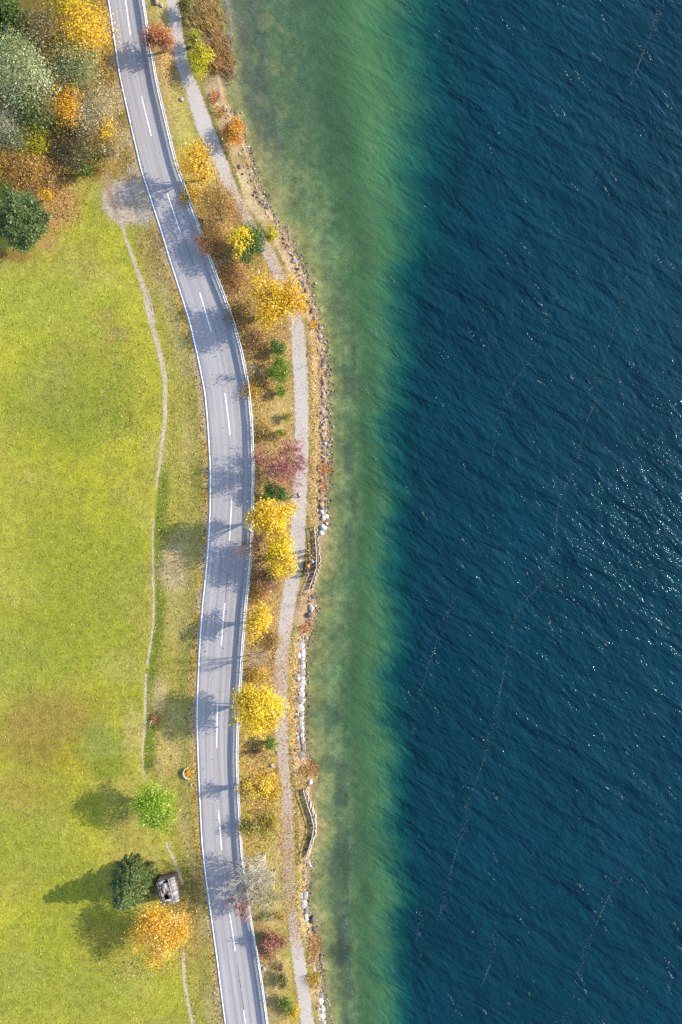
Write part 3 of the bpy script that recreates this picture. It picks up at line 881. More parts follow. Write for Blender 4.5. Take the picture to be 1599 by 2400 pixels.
def limbs(mb, r, base, top, clumps, r0, col, n_limb=14, sides=5):
    """trunk from base to top with limbs curving out to leaf clumps"""
    pts = np.array([base + (top - base) * t + np.array([r.normal(0, .1), r.normal(0, .1), 0]) * (t > 0) for t in np.linspace(0, 1, 6)])
    mb.tube(pts, r0 * np.linspace(1.15, .35, 6), sides + 1, col)
    idx = r.choice(len(clumps), min(n_limb, len(clumps)), replace=False)
    for i in idx:
        e = clumps[i]
        t0 = r.uniform(.25, .8)
        s = base + (top - base) * t0
        midp = (s + e) / 2 + np.array([0, 0, .15 * np.linalg.norm(e - s)]) + r.normal(0, .15, 3)
        tt = np.linspace(0, 1, 5)[:, None]
        q = (1 - tt) ** 2 * s + 2 * tt * (1 - tt) * midp + tt ** 2 * e
        mb.tube(q, r0 * np.linspace(.42, .10, 5), 4, col)
        for _ in range(2):
            e2 = e + r.normal(0, .22, 3) * np.array([1, 1, .5]) * np.linalg.norm(e - s)
            s2 = q[r.integers(2, 4)]
            mb.tube([s2, (s2 + e2) / 2 + r.normal(0, .08, 3), e2], r0 * np.array([.2, .12, .05]), 3, col)


def tree(name, label, cat, px, py, zc, rx, ry, rz, palette, leaf=.26, cover=2.6, clumps=38, seed=0, bark=None, group=None, lobes=.2, trunk_r=.24, bare=0.0, up=.5, n_limb=20, spread=.18, parts=('crown', 'trunk')):
    """leafy tree or shrub whose crown shows centred on pixel (px,py); rx, ry in photograph pixels"""
    r = np.random.default_rng(seed + int(px * 3 + py))
    leaf *= .80
    x, y, _ = P(px, py, zc)
    k = (CAM_H - zc) / CAM_H / PXM
    rx, ry = rx * k, ry * k
    zb = gz(x, y)
    root = empty(name, (x, y, zb), label, cat, group)
    cz = zc - zb
    C = clump_points(r, rx * .86, ry * .86, rz * .86, clumps, lobes)
    R = (rx + ry) / 2
    n = int(1.04 * cover * math.pi * rx * ry / (.31 * leaf * leaf) * (1 - bare))
    w = r.uniform(.4, 1.6, clumps); w /= w.sum()
    ci = r.choice(clumps, n, p=w)
    if group == WOOD: spread = .27
    sig = spread * R * (38 / clumps) ** .33
    off = r.normal(size=(n, 3)) * np.array([sig, sig, sig * .55 * min(1, rz / R + .2)])
    pts = C[ci] + off
    base_c = pal(palette, clumps, r)[ci]
    cols = base_c * .6 + pal(palette, n, r) * .4
    cols *= r.uniform(.8, 1.2, (n, 1))
    outw = pts / (np.linalg.norm(pts, axis=1, keepdims=True) + 1e-6) * .5
    pts[:, 2] = np.maximum(pts[:, 2] + cz, .08)
    add(parts[0], leaf_mesh(parts[0], pts, leaf, cols, r, up, outward=outw), M_LEAF, root)
    mb = MB()
    Cc = C + np.array([0, 0, cz]); Cc[:, 2] = np.maximum(Cc[:, 2], .1)
    tl = r.normal(0, .25, 2)
    limbs(mb, r, np.array([0, 0, -.15]), np.array([tl[0], tl[1], max(cz + rz * .35, .4)]), Cc, trunk_r, BARK_GREY if bark is None else bark, n_limb)
    mb.build(parts[1], M_BARK, root, True)
    return root


def spruce(label, px, py, h, rad, palette, seed=0, group=None, lean=(0, 0), dense=1.0, round_=.0):
    """conifer: whorls of boughs with hanging sprays of needles"""
    r = np.random.default_rng(seed)
    x, y, _ = P(px, py, h * .45)
    zb = gz(x, y)
    root = empty("spruce_tree", (x, y, zb), label, "tree", group)
    mb = MB()
    mb.tube([[0, 0, -.2], [0, 0, h * .5], [lean[0], lean[1], h * .97]], [.24, .15, .03], 6, BARK_DARK)
    pts, tang, sz = [], [], []
    levels = int(h * 2.6)
    for i in range(levels):
        t = i / levels
        z = h * (.06 + .92 * t)
        prof = (1 - t) ** .62 if not round_ else math.sqrt(max(0, 1 - t ** 2.2))
        Rl = rad * prof * r.uniform(.86, 1.1) + .15
        nb = max(5, int(11 * prof + 4))
        a0 = r.uniform(0, 6.28)
        for j in range(nb):
            a = a0 + j * 6.283 / nb + r.normal(0, .12)
            L = Rl * r.uniform(.72, 1.12)
            droop = r.uniform(.15, .4) * L
            d = np.array([math.cos(a), math.sin(a), 0])
            s = np.array([lean[0] * t, lean[1] * t, z])
            ns = 5
            bp = [s + d * L * q + np.array([0, 0, .12 * L * math.sin(q * 2.2) - droop * q * q]) for q in np.linspace(0, 1, ns)]
            mb.tube(bp, np.linspace(.045, .012, ns), 3, BARK_DARK)
            m = int(22 * L * dense) + 3
            q = r.uniform(.12, 1, m) ** .75
            side = r.choice([-1, 1], m) * r.uniform(0, .34, m) * (1.15 - q) * L ** .7 + r.normal(0, .05, m)
            px_ = np.array([np.interp(q, np.linspace(0, 1, ns), [b[k] for b in bp]) for k in range(3)]).T
            pr = np.array([-d[1], d[0], 0])
            pp = px_ + pr * side[:, None] + np.array([0, 0, 1]) * (r.normal(0, .05, m) - np.abs(side) * .25)[:, None]
            tg = d[None, :] * .8 + pr[None, :] * np.sign(side)[:, None] * .7 + np.array([0, 0, -.25])
            pts.append(pp); tang.append(tg + r.normal(0, .2, (m, 3))); sz.append(np.full(m, 1.0))
    pts = np.vstack(pts); tang = np.vstack(tang); n = len(pts)
    tang /= np.linalg.norm(tang, axis=1, keepdims=True)
    nr = np.array([0, 0, 1.0]) + r.normal(0, .45, (n, 3))
    b = np.cross(nr, tang); b /= np.linalg.norm(b, axis=1, keepdims=True) + 1e-9
    L = .42 * r.uniform(.6, 1.3, n)[:, None]
    V = np.stack([pts - tang * L * .5, pts + b * L * .17, pts + tang * L * .5, pts - b * L * .17], 1).reshape(-1, 3)
    cols = pal(palette, n, r) * r.uniform(.75, 1.25, (n, 1))
    add("crown", np_mesh("crown", V, np.arange(4 * n).reshape(-1, 4), np.repeat(cols * 2.0, 4, 0)), M_LEAF, root)
    mb.build("trunk", M_BARK, root, True)
    return root


def bare(name, label, cat, px, py, h, stems, col, seed=0, spread=.5, depth=4, r0=.11, lean=(0, 0), kids=4, palette=None, leaf=.16, n_leaf=0, group=None, min_r=.012, parts=('branches', 'leaves'), wiggle=.12, ratio=.62):
    """leafless tree or shrub: stems that fork down to fine twigs; base at pixel (px,py)"""
    r = np.random.default_rng(seed + 1000)
    x, y, _ = P(px, py, Z_PATH * .6)
    zb = gz(x, y)
    root = empty(name, (x, y, zb), label, cat, group)
    mb = MB(); tips = []

    def grow(p, d, L, rad, k):
        n = 4
        pts = [p]
        for _ in range(n):
            d = d + r.normal(0, wiggle, 3) + np.array([0, 0, .04]); d /= np.linalg.norm(d)
            pts.append(pts[-1] + d * L / n)
        pts = np.array(pts)
        mb.tube(pts, np.linspace(rad, max(rad * .5, min_r * .8), n + 1), 5 if k == 0 else (4 if k == 1 else 3), col)
        if k >= depth - 1:
            tips.append(pts[1:]); return
        for _ in range(kids + (k == 0)):
            i = r.integers(1, n + 1) if k else r.integers(2, n + 1)
            q = r.normal(0, 1, 3); q -= d * np.dot(q, d); q /= np.linalg.norm(q) + 1e-9
            nd = d * r.uniform(.6, 1.0) + q * spread * r.uniform(.7, 1.4) + np.array([0, 0, .15])
            grow(pts[i], nd / np.linalg.norm(nd), L * ratio * r.uniform(.75, 1.2), max(rad * .45, min_r), k + 1)
    for s in range(stems):
        a = r.uniform(0, 6.28) if stems > 1 else 0
        d = np.array([lean[0] + (stems > 1) * .35 * math.cos(a) * spread * 1.4, lean[1] + (stems > 1) * .35 * math.sin(a) * spread * 1.4, 1.0])
        grow(np.array([.15 * math.cos(a) * (stems > 1), .15 * math.sin(a) * (stems > 1), -.1]), d / np.linalg.norm(d), h * .55 * r.uniform(.85, 1.1), r0 * r.uniform(.8, 1.1), 0)
    mb.build(parts[0], M_BARK, root, True)
    if n_leaf:
        T = np.vstack(tips)
        C = T[r.integers(0, len(T), n_leaf)] + r.normal(0, .14, (n_leaf, 3))
        add(parts[1], leaf_mesh(parts[1], C, leaf, pal(palette, n_leaf, r), r, .4), M_LEAF, root)
    return root


def reed_clump(name, label, cat, px, py, rx, ry, n, palette, h=1.2, seed=0, group=None, lean=.5, part='stalks'):
    """dry reeds and bramble canes: thin arching blades"""
    r = np.random.default_rng(seed + 5)
    x, y, _ = P(px, py, -.6)
    zb = gz(x, y)
    root = empty(name, (x, y, zb), label, cat, group)
    a = r.uniform(0, 6.28, n); q = r.uniform(0, 1, n) ** .6 * (1 + .22 * np.sin(3 * a + seed) + .15 * np.sin(7 * a + 2)) * r.uniform(.7, 1.2, n)
    bx, by = np.cos(a) * q * rx / PXM, np.sin(a) * q * ry / PXM
    bz = np.array([max(gz(x + u, y + v), Z_WATER - .3) for u, v in zip(bx, by)]) - zb
    th = r.uniform(0, 6.28, n)
    d = np.stack([np.cos(th), np.sin(th)], 1) * r.uniform(.2, 1.2, (n, 1)) * lean
    hh = h * r.uniform(.5, 1.25, n)
    w = r.uniform(.02, .06, n)
    sid = np.stack([-np.sin(th), np.cos(th)], 1) * w[:, None]
    V, F = [], []
    tt = [0, .45, .8, 1.0]
    for k, t in enumerate(tt):
        cx = bx + d[:, 0] * hh * t ** 1.6; cy = by + d[:, 1] * hh * t ** 1.6
        cz = bz + hh * (t - .38 * lean * t * t) - .05
        wd = (1 - .75 * t)
        V.append(np.stack([cx - sid[:, 0] * wd, cy - sid[:, 1] * wd, cz], 1)); V.append(np.stack([cx + sid[:, 0] * wd, cy + sid[:, 1] * wd, cz], 1))
    V = np.stack(V, 1)
    base = np.arange(n)[:, None] * 8
    for k in range(3):
        F.append(base + np.array([[2 * k, 2 * k + 1, 2 * k + 3, 2 * k + 2]]))
    F = np.stack(F, 1).reshape(-1, 4)
    cols = np.repeat(pal(palette, n, r) * r.uniform(.75, 1.3, (n, 1)) * 2.0, 8, 0)
    add(part, np_mesh(part, V.reshape(-1, 3), F, cols), M_LEAF, root)
    return root


NEEDLE = [((88, 106, 52), 4), ((68, 86, 42), 4), ((108, 126, 64), 3), ((128, 146, 82), 1.5)]
NEEDLE_DK = [((78, 98, 46), 4), ((58, 78, 38), 3), ((96, 116, 56), 3), ((116, 136, 72), 2)]
NEEDLE_OLIVE = [((60, 88, 34), 4), ((44, 68, 28), 4), ((92, 116, 40), 3), ((116, 132, 52), 1)]

# ------------------------------------------------------------------ the trees, top left to bottom
WOOD = "trees of the grove beside the road bend"
spruce("dark green spruce cut off at the top left corner of the grove", 18, 40, 11, 4.0, NEEDLE_OLIVE, 11, WOOD)
tree("evergreen_tree", "bushy rounded dark evergreen standing alone at the meadow edge below the grove", "tree", 48, 515, 4.5, 70, 76, 4.0, NEEDLE_DK, .27, 6.5, 150, 12, lobes=.06, spread=.13)
tree("willow_tree", "large pale silver green willow, the palest and broadest crown of the grove", "tree", 52, 168, 6.5, 66, 82, 3.2, SILVER, .24, 3.0, 46, 1, group=WOOD)
tree("deciduous_tree", "thin brownish tree with little foliage behind the silver willow", "tree", 105, 78, 5.5, 62, 62, 2.4, OLIVE + [((170, 130, 100), 4)], .2, 1.3, 34, 2, group=WOOD)
tree("deciduous_tree", "bright yellow tree beside the road at the top of the grove", "tree", 196, 74, 5.0, 50, 76, 2.4, YELLOW, .25, 2.0, 36, 3, group=WOOD)
tree("deciduous_tree", "orange tinged yellow tree cut off by the top edge of the photo", "tree", 158, 14, 5.0, 46, 36, 2.2, YELLOW + SULPHUR, .24, 2.0, 26, 31, group=WOOD)
tree("deciduous_tree", "sage green rounded tree right of the silver willow", "tree", 172, 146, 5.5, 62, 58, 2.5, SAGE + SILVER[:2], .23, 2.8, 40, 4, group=WOOD)
tree("deciduous_tree", "dark sage green tree below the silver willow", "tree", 98, 245, 5.0, 56, 52, 2.4, SAGE + [((92, 112, 56), 5)], .23, 2.6, 36, 41, group=WOOD)
tree("deciduous_tree", "deep golden orange small tree in the middle of the grove", "tree", 158, 245, 5.0, 35, 46, 2.2, [((224, 164, 22), 4), ((206, 144, 28), 4), ((236, 184, 40), 2), ((160, 116, 36), 2)], .24, 2.6, 28, 5, group=WOOD)
tree("shrub", "beige nearly leafless tall shrub beside the road below the sage tree", "shrub", 218, 246, 4.0, 52, 66, 1.9, BEIGE, .18, 1.8, 36, 6, group=WOOD)
tree("shrub", "small yellow shrub by the road among beige twigs", "shrub", 240, 298, 3.2, 26, 32, 1.4, [((224, 180, 20), 4), ((240, 196, 30), 3), ((190, 160, 50), 2)], .2, 1.9, 20, 7, group=WOOD)
tree("shrub", "pale beige shrub at the road edge above the gravel lay-by", "shrub", 262, 338, 2.2, 34, 42, 1.0, BEIGE + MIXED[:1], .17, 1.5, 24, 71, group=WOOD)
tree("shrub", "dark olive brown thicket at the lower edge of the grove", "shrub", 178, 344, 3.2, 62, 48, 1.6, DARKOLIVE, .2, 2.6, 40, 8, group=WOOD)
tree("shrub", "olive brown thicket left of the darkest thicket of the grove", "shrub", 120, 300, 3.2, 48, 36, 1.5, OLIVE, .2, 2.4, 32, 81, group=WOOD)
tree("shrub", "yellow green shrub between the grey willow and the olive thicket", "shrub", 82, 320, 3.4, 36, 40, 1.6, CHART, .22, 2.6, 26, 9, group=WOOD)
tree("willow_tree", "ash grey willow cut off by the left edge of the photo", "tree", 26, 302, 4.5, 44, 54, 2.2, GREY, .22, 2.8, 34, 10, group=WOOD)
tree("shrub", "orange brown shrub above the lone spruce by the meadow", "shrub", 58, 396, 3.2, 66, 46, 1.6, [((206, 150, 64), 3), ((188, 132, 62), 2)] + MIXED + BROWNS, .21, 1.9, 38, 13, group=WOOD)
tree("shrub", "golden brown low shrub at the left edge of the photo above the spruce", "shrub", 14, 372, 2.8, 34, 52, 1.4, MIXED + YELLOW[:2] + SAGE[:1], .21, 2.0, 26, 131, group=WOOD)
tree("shrub", "small plain green shrub at the grove's lower tip", "shrub", 196, 392, 1.5, 17, 17, .9, GREEN, .2, 2.6, 14, 14, group=WOOD)
tree("shrub", "low yellow shrub right of the lone spruce", "shrub", 106, 458, 1.2, 20, 14, .7, YELLOW, .2, 1.6, 12, 15)

VERGE_G = "trees on the strip between road and footpath"
tree("deciduous_tree", "russet brown small tree overhanging the guardrail at the top of the photo", "tree", 372, 90, 2.9, 36, 38, 1.5, RUSSET, .24, 2.2, 26, 21, group=VERGE_G)
tree("deciduous_tree", "rounded yellow tree opposite the gravel lay-by", "tree", 464, 377, 5.0, 54, 54, 2.3, YELLOW, .27, 1.05, 40, 22, group=VERGE_G, lobes=.25)
tree("shrub", "brownish orange twiggy shrub below the yellow tree facing the lay-by", "shrub", 512, 492, 3.0, 50, 60, 1.5, BROWNS + MIXED, .18, 1.35, 36, 23, group=VERGE_G)
tree("shrub", "reddish brown low shrub between the guardrail and the yellow flecked green bush", "shrub", 492, 560, 2.0, 38, 40, 1.0, BROWNS + RUSSET, .18, 1.2, 26, 231, group=VERGE_G)
tree("shrub", "dark green bush with a yellow leaved top leaning over the path", "bush", 580, 570, 2.6, 46, 40, 1.5, [((84, 118, 40), 4), ((62, 92, 34), 4), ((120, 140, 50), 2)], .22, 2.6, 34, 24, group=VERGE_G)
tree("deciduous_tree", "yellow leaved sapling growing out of the dark green bush", "tree", 562, 566, 4.0, 28, 34, 1.4, [((240, 208, 16), 5), ((224, 186, 16), 3), ((200, 180, 30), 2)], .26, 1.5, 22, 25, group=VERGE_G)
bare("shrub", "grey leafless bush beside the path at the dark green bush", "bush", 604, 588, 2.6, 4, BARK_GREY, 26, .7, 4, .05, group=VERGE_G, kids=4)
tree("shrub", "small yellow green shrub between footpath and boulders", "shrub", 640, 545, .9, 14, 22, .8, CHART + SULPHUR[:1], .2, 2.2, 14, 27)
tree("deciduous_tree", "open crowned yellow tree spreading over the footpath", "tree", 655, 706, 5.6, 66, 64, 2.0, YELLOW, .30, 2.1, 40, 28, group=VERGE_G, lobes=.4, spread=.16, bark=A(120, 96, 100), n_limb=26)
tree("shrub", "upper of three green bushes below the open yellow tree", "bush", 650, 813, 1.2, 19, 21, 1.2, GREEN, .19, 3.0, 18, 29, group="green bushes beside the footpath")
tree("shrub", "largest of three green bushes below the open yellow tree", "bush", 657, 868, 1.5, 27, 33, 1.5, BRIGHT, .19, 3.2, 28, 30, group="green bushes beside the footpath")
tree("shrub", "smallest and lowest of three green bushes below the open yellow tree", "bush", 658, 917, .8, 13, 13, .8, BRIGHT, .18, 3.0, 12, 301, group="green bushes beside the footpath")
tree("shrub", "small olive bush on the tan verge beside the path", "bush", 672, 976, .6, 12, 12, .6, [((150, 146, 50), 3), ((170, 160, 70), 2), ((110, 110, 40), 2)], .17, 2.2, 10, 302)
tree("shrub", "small yellow green bush just above the pink tree", "bush", 662, 1014, .8, 14, 12, .7, CHART + BRIGHT[:2], .18, 2.6, 12, 303)
bare("deciduous_tree", "pinkish red sparse tree reaching over the footpath", "tree", 658, 1098, 6.3, 3, A(150, 112, 110), 32, .75, 5, .09, (0.05, .02), 4, PINK, .17, 4800, VERGE_G, ratio=.7, min_r=.018)
tree("shrub", "dark green bush just below the pink tree", "bush", 646, 1157, 2.0, 35, 21, 1.3, GREEN + [((78, 128, 40), 4)], .2, 3.2, 26, 33, group=VERGE_G)
tree("deciduous_tree", "golden yellow tree overhanging the road below the dark green bush", "tree", 634, 1212, 6.6, 56, 52, 2.4, GOLD, .29, 2.9, 52, 34, group=VERGE_G, lobes=.3)
tree("deciduous_tree", "golden yellow tree beside the lakeside bench", "tree", 658, 1304, 4.2, 40, 56, 2.2, GOLD + SULPHUR[:1], .28, 3.0, 44, 35, group=VERGE_G)
bare("deciduous_tree", "leafless brown tree overhanging the road beside the golden tree by the bench", "tree", 606, 1292, 7.0, 2, A(140, 112, 96), 36, .62, 5, .14, (-.22, .03), 4, BROWNS, .15, 600, VERGE_G, ratio=.66)
tree("shrub", "dark red brown shrub between guardrail and bench", "shrub", 628, 1352, 1.8, 30, 36, 1.1, [((130, 84, 66), 4), ((160, 106, 80), 3), ((110, 76, 60), 3), ((150, 130, 60), 1)], .18, 1.7, 24, 37, group=VERGE_G)
tree("deciduous_tree", "small yellow tree touching the guardrail below the bench", "tree", 604, 1460, 4.4, 33, 40, 1.9, GOLD, .28, 2.5, 34, 38, group=VERGE_G, lobes=.35)
bare("deciduous_tree", "leafless tree with three pale slender stems beside the guardrail", "tree", 628, 1524, 7.0, 3, A(176, 160, 146), 39, .45, 4, .09, (-.12, -.04), 4, None, group=VERGE_G)
tree("deciduous_tree", "largest lemon yellow tree, overhanging the guardrail and road", "tree", 607, 1664, 6.0, 66, 66, 2.7, LEMON + GOLD[:2], .28, 3.0, 60, 40, group=VERGE_G, lobes=.2)
tree("shrub", "bright green shrub below the largest lemon yellow tree", "shrub", 636, 1742, 1.2, 15, 17, .9, BRIGHT, .18, 2.6, 14, 401, group=VERGE_G)
bare("shrub", "dark leafless shrub beside the bright green shrub", "shrub", 608, 1758, 1.8, 6, A(110, 86, 80), 402, .8, 4, .035, group=VERGE_G, kids=4)
tree("shrub", "low yellow shrub on the leaf covered verge above the bare birches", "shrub", 612, 1846, 1.3, 34, 26, .8, GOLD, .22, 1.3, 20, 403, group=VERGE_G)
tree("deciduous_tree", "slim half bare yellow tree at the guardrail above the birches", "tree", 574, 1852, 3.0, 18, 26, 1.4, GOLD + OLIVE[:2], .2, 1.0, 18, 404, group=VERGE_G)
tree("shrub", "olive yellow shrub by the guardrail just above the birches", "shrub", 588, 1938, 1.4, 30, 24, .9, OLIVE + SULPHUR[:2], .2, 1.7, 20, 405, group=VERGE_G)
bare("birch_tree", "tall leafless birch with pale stems leaning over the road", "tree", 622, 2000, 9.0, 4, BARK_PALE, 51, .62, 4, .095, (-.16, -.3), 6, CHART + OLIVE, .15, 500, "leafless birches on the lower verge", ratio=.6, min_r=.02)
bare("birch_tree", "leafless birch with one dark forked stem near the footpath", "tree", 648, 2040, 8.0, 3, A(222, 206, 186), 52, .68, 4, .085, (.02, -.22), 6, LIME[:1] + CHART, .15, 1200, "leafless birches on the lower verge", ratio=.62, min_r=.02)
bare("shrub", "pinkish red sparse shrub overhanging the road below the birches", "shrub", 584, 2104, 3.6, 4, A(160, 120, 112), 53, .7, 4, .05, (-.3, -.1), 4, PINK[:3], .18, 900, VERGE_G)
bare("shrub", "pinkish brown twiggy shrub between guardrail and path below the birches", "shrub", 640, 2186, 3.0, 7, A(164, 128, 112), 54, .85, 4, .045, (0, 0), 5, ROSE, .16, 2600, VERGE_G)
bare("shrub", "reddish twiggy shrub at the grassy path below the birches", "shrub", 652, 2140, 2.0, 4, A(170, 130, 104), 541, .8, 4, .035, (0, 0), 4, ROSE + CHART, .16, 900, VERGE_G)
bare("shrub", "brown leafless shrub low on the verge below the pinkish shrub", "shrub", 657, 2262, 1.2, 6, A(140, 100, 80), 55, .8, 4, .03, group=VERGE_G)
tree("shrub", "dark green brown shrub beside the lower path", "shrub", 660, 2300, .9, 14, 20, .8, DARKOLIVE + GREEN[:1], .17, 2.3, 14, 56, group=VERGE_G)
tree("shrub", "mid green shrub near the bottom end of the footpath", "shrub", 672, 2356, .9, 17, 24, .9, GREEN, .18, 2.4, 16, 57, group=VERGE_G)
tree("shrub", "yellow shrub at the bottom end of the footpath", "shrub", 690, 2374, .8, 17, 18, .7, SULPHUR + ORANGE[:1], .19, 2.0, 14, 58, group=VERGE_G)


LOWV = "low shrubs in the undergrowth of the verge"
for px, py, rx, ry, zc, pl_, lab in [
    (545, 650, 30, 34, .5, RUSSET + BROWNS, "low russet undergrowth shrub left of the open yellow tree's top"),
    (560, 735, 30, 36, .5, BROWNS + OLIVE, "low brown undergrowth shrub left of the open yellow tree"),
    (600, 800, 26, 34, .5, [((130, 96, 62), 4), ((160, 120, 74), 3), ((190, 150, 70), 2)], "low dark brown undergrowth shrub left of the uppermost green bush"),
    (588, 915, 20, 26, .4, GOLD + BROWNS, "low yellow brown shrub by the guardrail left of the smallest green bush"),
    (614, 1010, 22, 26, .4, MIXED + OLIVE, "low olive brown shrub between guardrail and pink tree"),
    (606, 1395, 26, 22, .5, BROWNS + AMBER[:2], "low amber brown shrub below the dark red brown shrub"),
    (640, 1500, 22, 26, .4, BROWNS + MIXED, "low brown shrub between the small yellow tree and the path"),
    (606, 1580, 26, 24, .4, BROWNS + GOLD[:2], "low tan shrub just above the largest lemon yellow tree"),
    (640, 1840, 18, 34, .4, GOLD + OLIVE[:1], "low yellow shrub hugging the path above the birches"),
    (636, 1930, 24, 30, .4, CHART + MIXED, "low yellow green shrub right of the olive yellow shrub"),
    (620, 2080, 34, 36, .5, CHART + MIXED + OLIVE[:1], "low yellow green undergrowth beneath the birches"),
    (440, 455, 22, 26, .5, GOLD + MIXED, "low golden shrub by the guardrail under the rounded yellow tree"),
    (536, 470, 22, 26, .5, MIXED + BROWNS, "low tan shrub on the path side below the rounded yellow tree"),
    (628, 2235, 24, 22, .4, ROSE + BROWNS, "low rosy brown shrub just below the pinkish twiggy shrub")]:
    tree("shrub", lab, "shrub", px, py, zc, rx, ry, .55, pl_, .2, 1.3, 22, int(px), group=LOWV, spread=.28, trunk_r=.05)

# along the water
SH = "shrubs along the water's edge"
reed_clump("reed_bed", "brown dry reeds in the water at the top of the photo", "reeds", 488, 30, 36, 62, 1700, [((178, 146, 94), 4), ((196, 166, 114), 3), ((150, 114, 66), 3), ((160, 146, 76), 2)], 1.4, 3, SH)
reed_clump("reed_bed", "brown dry reed mass bulging into the lake beside the yellow shrub", "reeds", 512, 128, 40, 50, 1900, [((176, 142, 92), 4), ((196, 162, 110), 3), ((150, 112, 66), 4), ((130, 96, 60), 2)], 1.4, 4, SH)
tree("shrub", "olive green shrub at the path side of the upper reeds", "shrub", 440, 22, 1.0, 20, 28, 1.0, OLIVE + [((120, 124, 50), 4)], .2, 2.6, 18, 61, group=SH)
tree("shrub", "small olive yellow shrub just above the sulphur yellow shrub", "shrub", 456, 90, 1.1, 20, 17, 1.0, CHART + OLIVE[:2], .2, 2.8, 16, 62, group=SH)
tree("shrub", "sulphur yellow shrub beside the upper footpath and reeds", "shrub", 470, 140, 1.4, 24, 46, 1.2, SULPHUR + CHART[:2], .21, 2.6, 28, 63, group=SH)
tree("shrub", "rounded orange shrub at the water's edge", "shrub", 546, 312, .9, 30, 36, 1.3, ORANGE, .2, 2.5, 28, 64, group=SH)
for px, py, rx, ry, lab, pl_ in [(762, 1098, 13, 13, "rust coloured grass tuft among the boulders beside the pink tree", RUSSET), (716, 1474, 14, 10, "rust coloured grass tuft above the long white stone wall", RUSSET),
                                 (737, 2222, 11, 34, "long rust brown grass tuft below the lower stone wall", RUSSET + BROWNS), (735, 2296, 16, 16, "yellow brown grass tuft between path and lower shore stones", ORANGE + OLIVE),
                                 (503, 228, 9, 16, "reddish brown tuft below the upper reeds", RUSSET), (516, 262, 10, 14, "reddish tuft above the rounded orange shrub", RUSSET + BROWNS),
                                 (736, 760, 9, 9, "orange brown tuft among boulders below the open yellow tree", ORANGE), (727, 1806, 20, 16, "brown bramble patch above the lower lakeside fence", BROWNS + RUSSET),
                                 (758, 1142, 6, 14, "thin rust tuft hanging over the water above the white boulders", RUSSET), (367, 1683, 9, 10, "small red brown tuft in the grass beside the meadow track", RUSSET)]:
    reed_clump("grass_tuft", lab, "grass tuft", px, py, rx, ry, int(rx * ry * 1.8), [((min(255, c[0] + 14), c[1] + 26, c[2] + 20), w) for c, w in pl_], .8, int(px), SH if px > 400 else None, .7, 'blades')
for px, py, h, lab in [(733, 1228, 1.9, "bare sapling on the bank above the upper lakeside fence"), (722, 1412, 3.0, "bare sapling on the bank just below the upper lakeside fence"),
                       (700, 1760, 1.9, "forked bare sapling at the lower end of the long stone wall"), (716, 1838, 2.2, "bare sapling at the top end of the lower lakeside fence"),
                       (716, 856, 1.0, "tiny bare sapling at the path edge beside the three green bushes")]:
    bare("sapling", lab, "sapling", px, py, h, 1, A(150, 124, 110), int(py), .6, 3, .03, (.05, -.1), 3, min_r=.012)
bare("sapling", "pale leafless sapling beside the guardrail above the open yellow tree", "sapling", 512, 634, 3.0, 1, A(210, 196, 204), 77, .75, 3, .05, (.15, .3), 4, parts=('branches', 'leaves'))
bare("sapling", "pale leafless sapling beside the guardrail left of the three green bushes", "sapling", 596, 878, 3.4, 1, A(206, 196, 208), 78, .85, 4, .05, (.12, .3), 4, OLIVE, .2, 260)
bare("sapling", "dry fallen twiggy sapling beside the meadow track", "sapling", 372, 1788, 1.9, 2, A(190, 160, 140), 79, .8, 4, .03, (-.1, .05), 4)
bare("sapling", "thin bare sapling on the leafy verge above the birches", "sapling", 612, 1898, 1.6, 1, A(160, 130, 116), 80, .7, 3, .03, (-.05, 0), 4)

# meadow trees
tree("deciduous_tree", "lime green leafy tree standing alone in the meadow beside the track", "tree", 363, 1894, 4.6, 56, 56, 2.3, LIME, .25, 2.6, 44, 91, lobes=.12)
spruce("blue green spruce with long boughs beside the old hut", 302, 2086, 7.9, 3.6, NEEDLE, 92, None, (-.1, -.1), 1.15)
tree("deciduous_tree", "amber yellow tree covering the lower end of the old hut", "tree", 372, 2184, 4.3, 68, 72, 2.2, AMBER + YELLOW[:2], .25, 1.9, 52, 93, lobes=.15, bark=A(190, 170, 160))

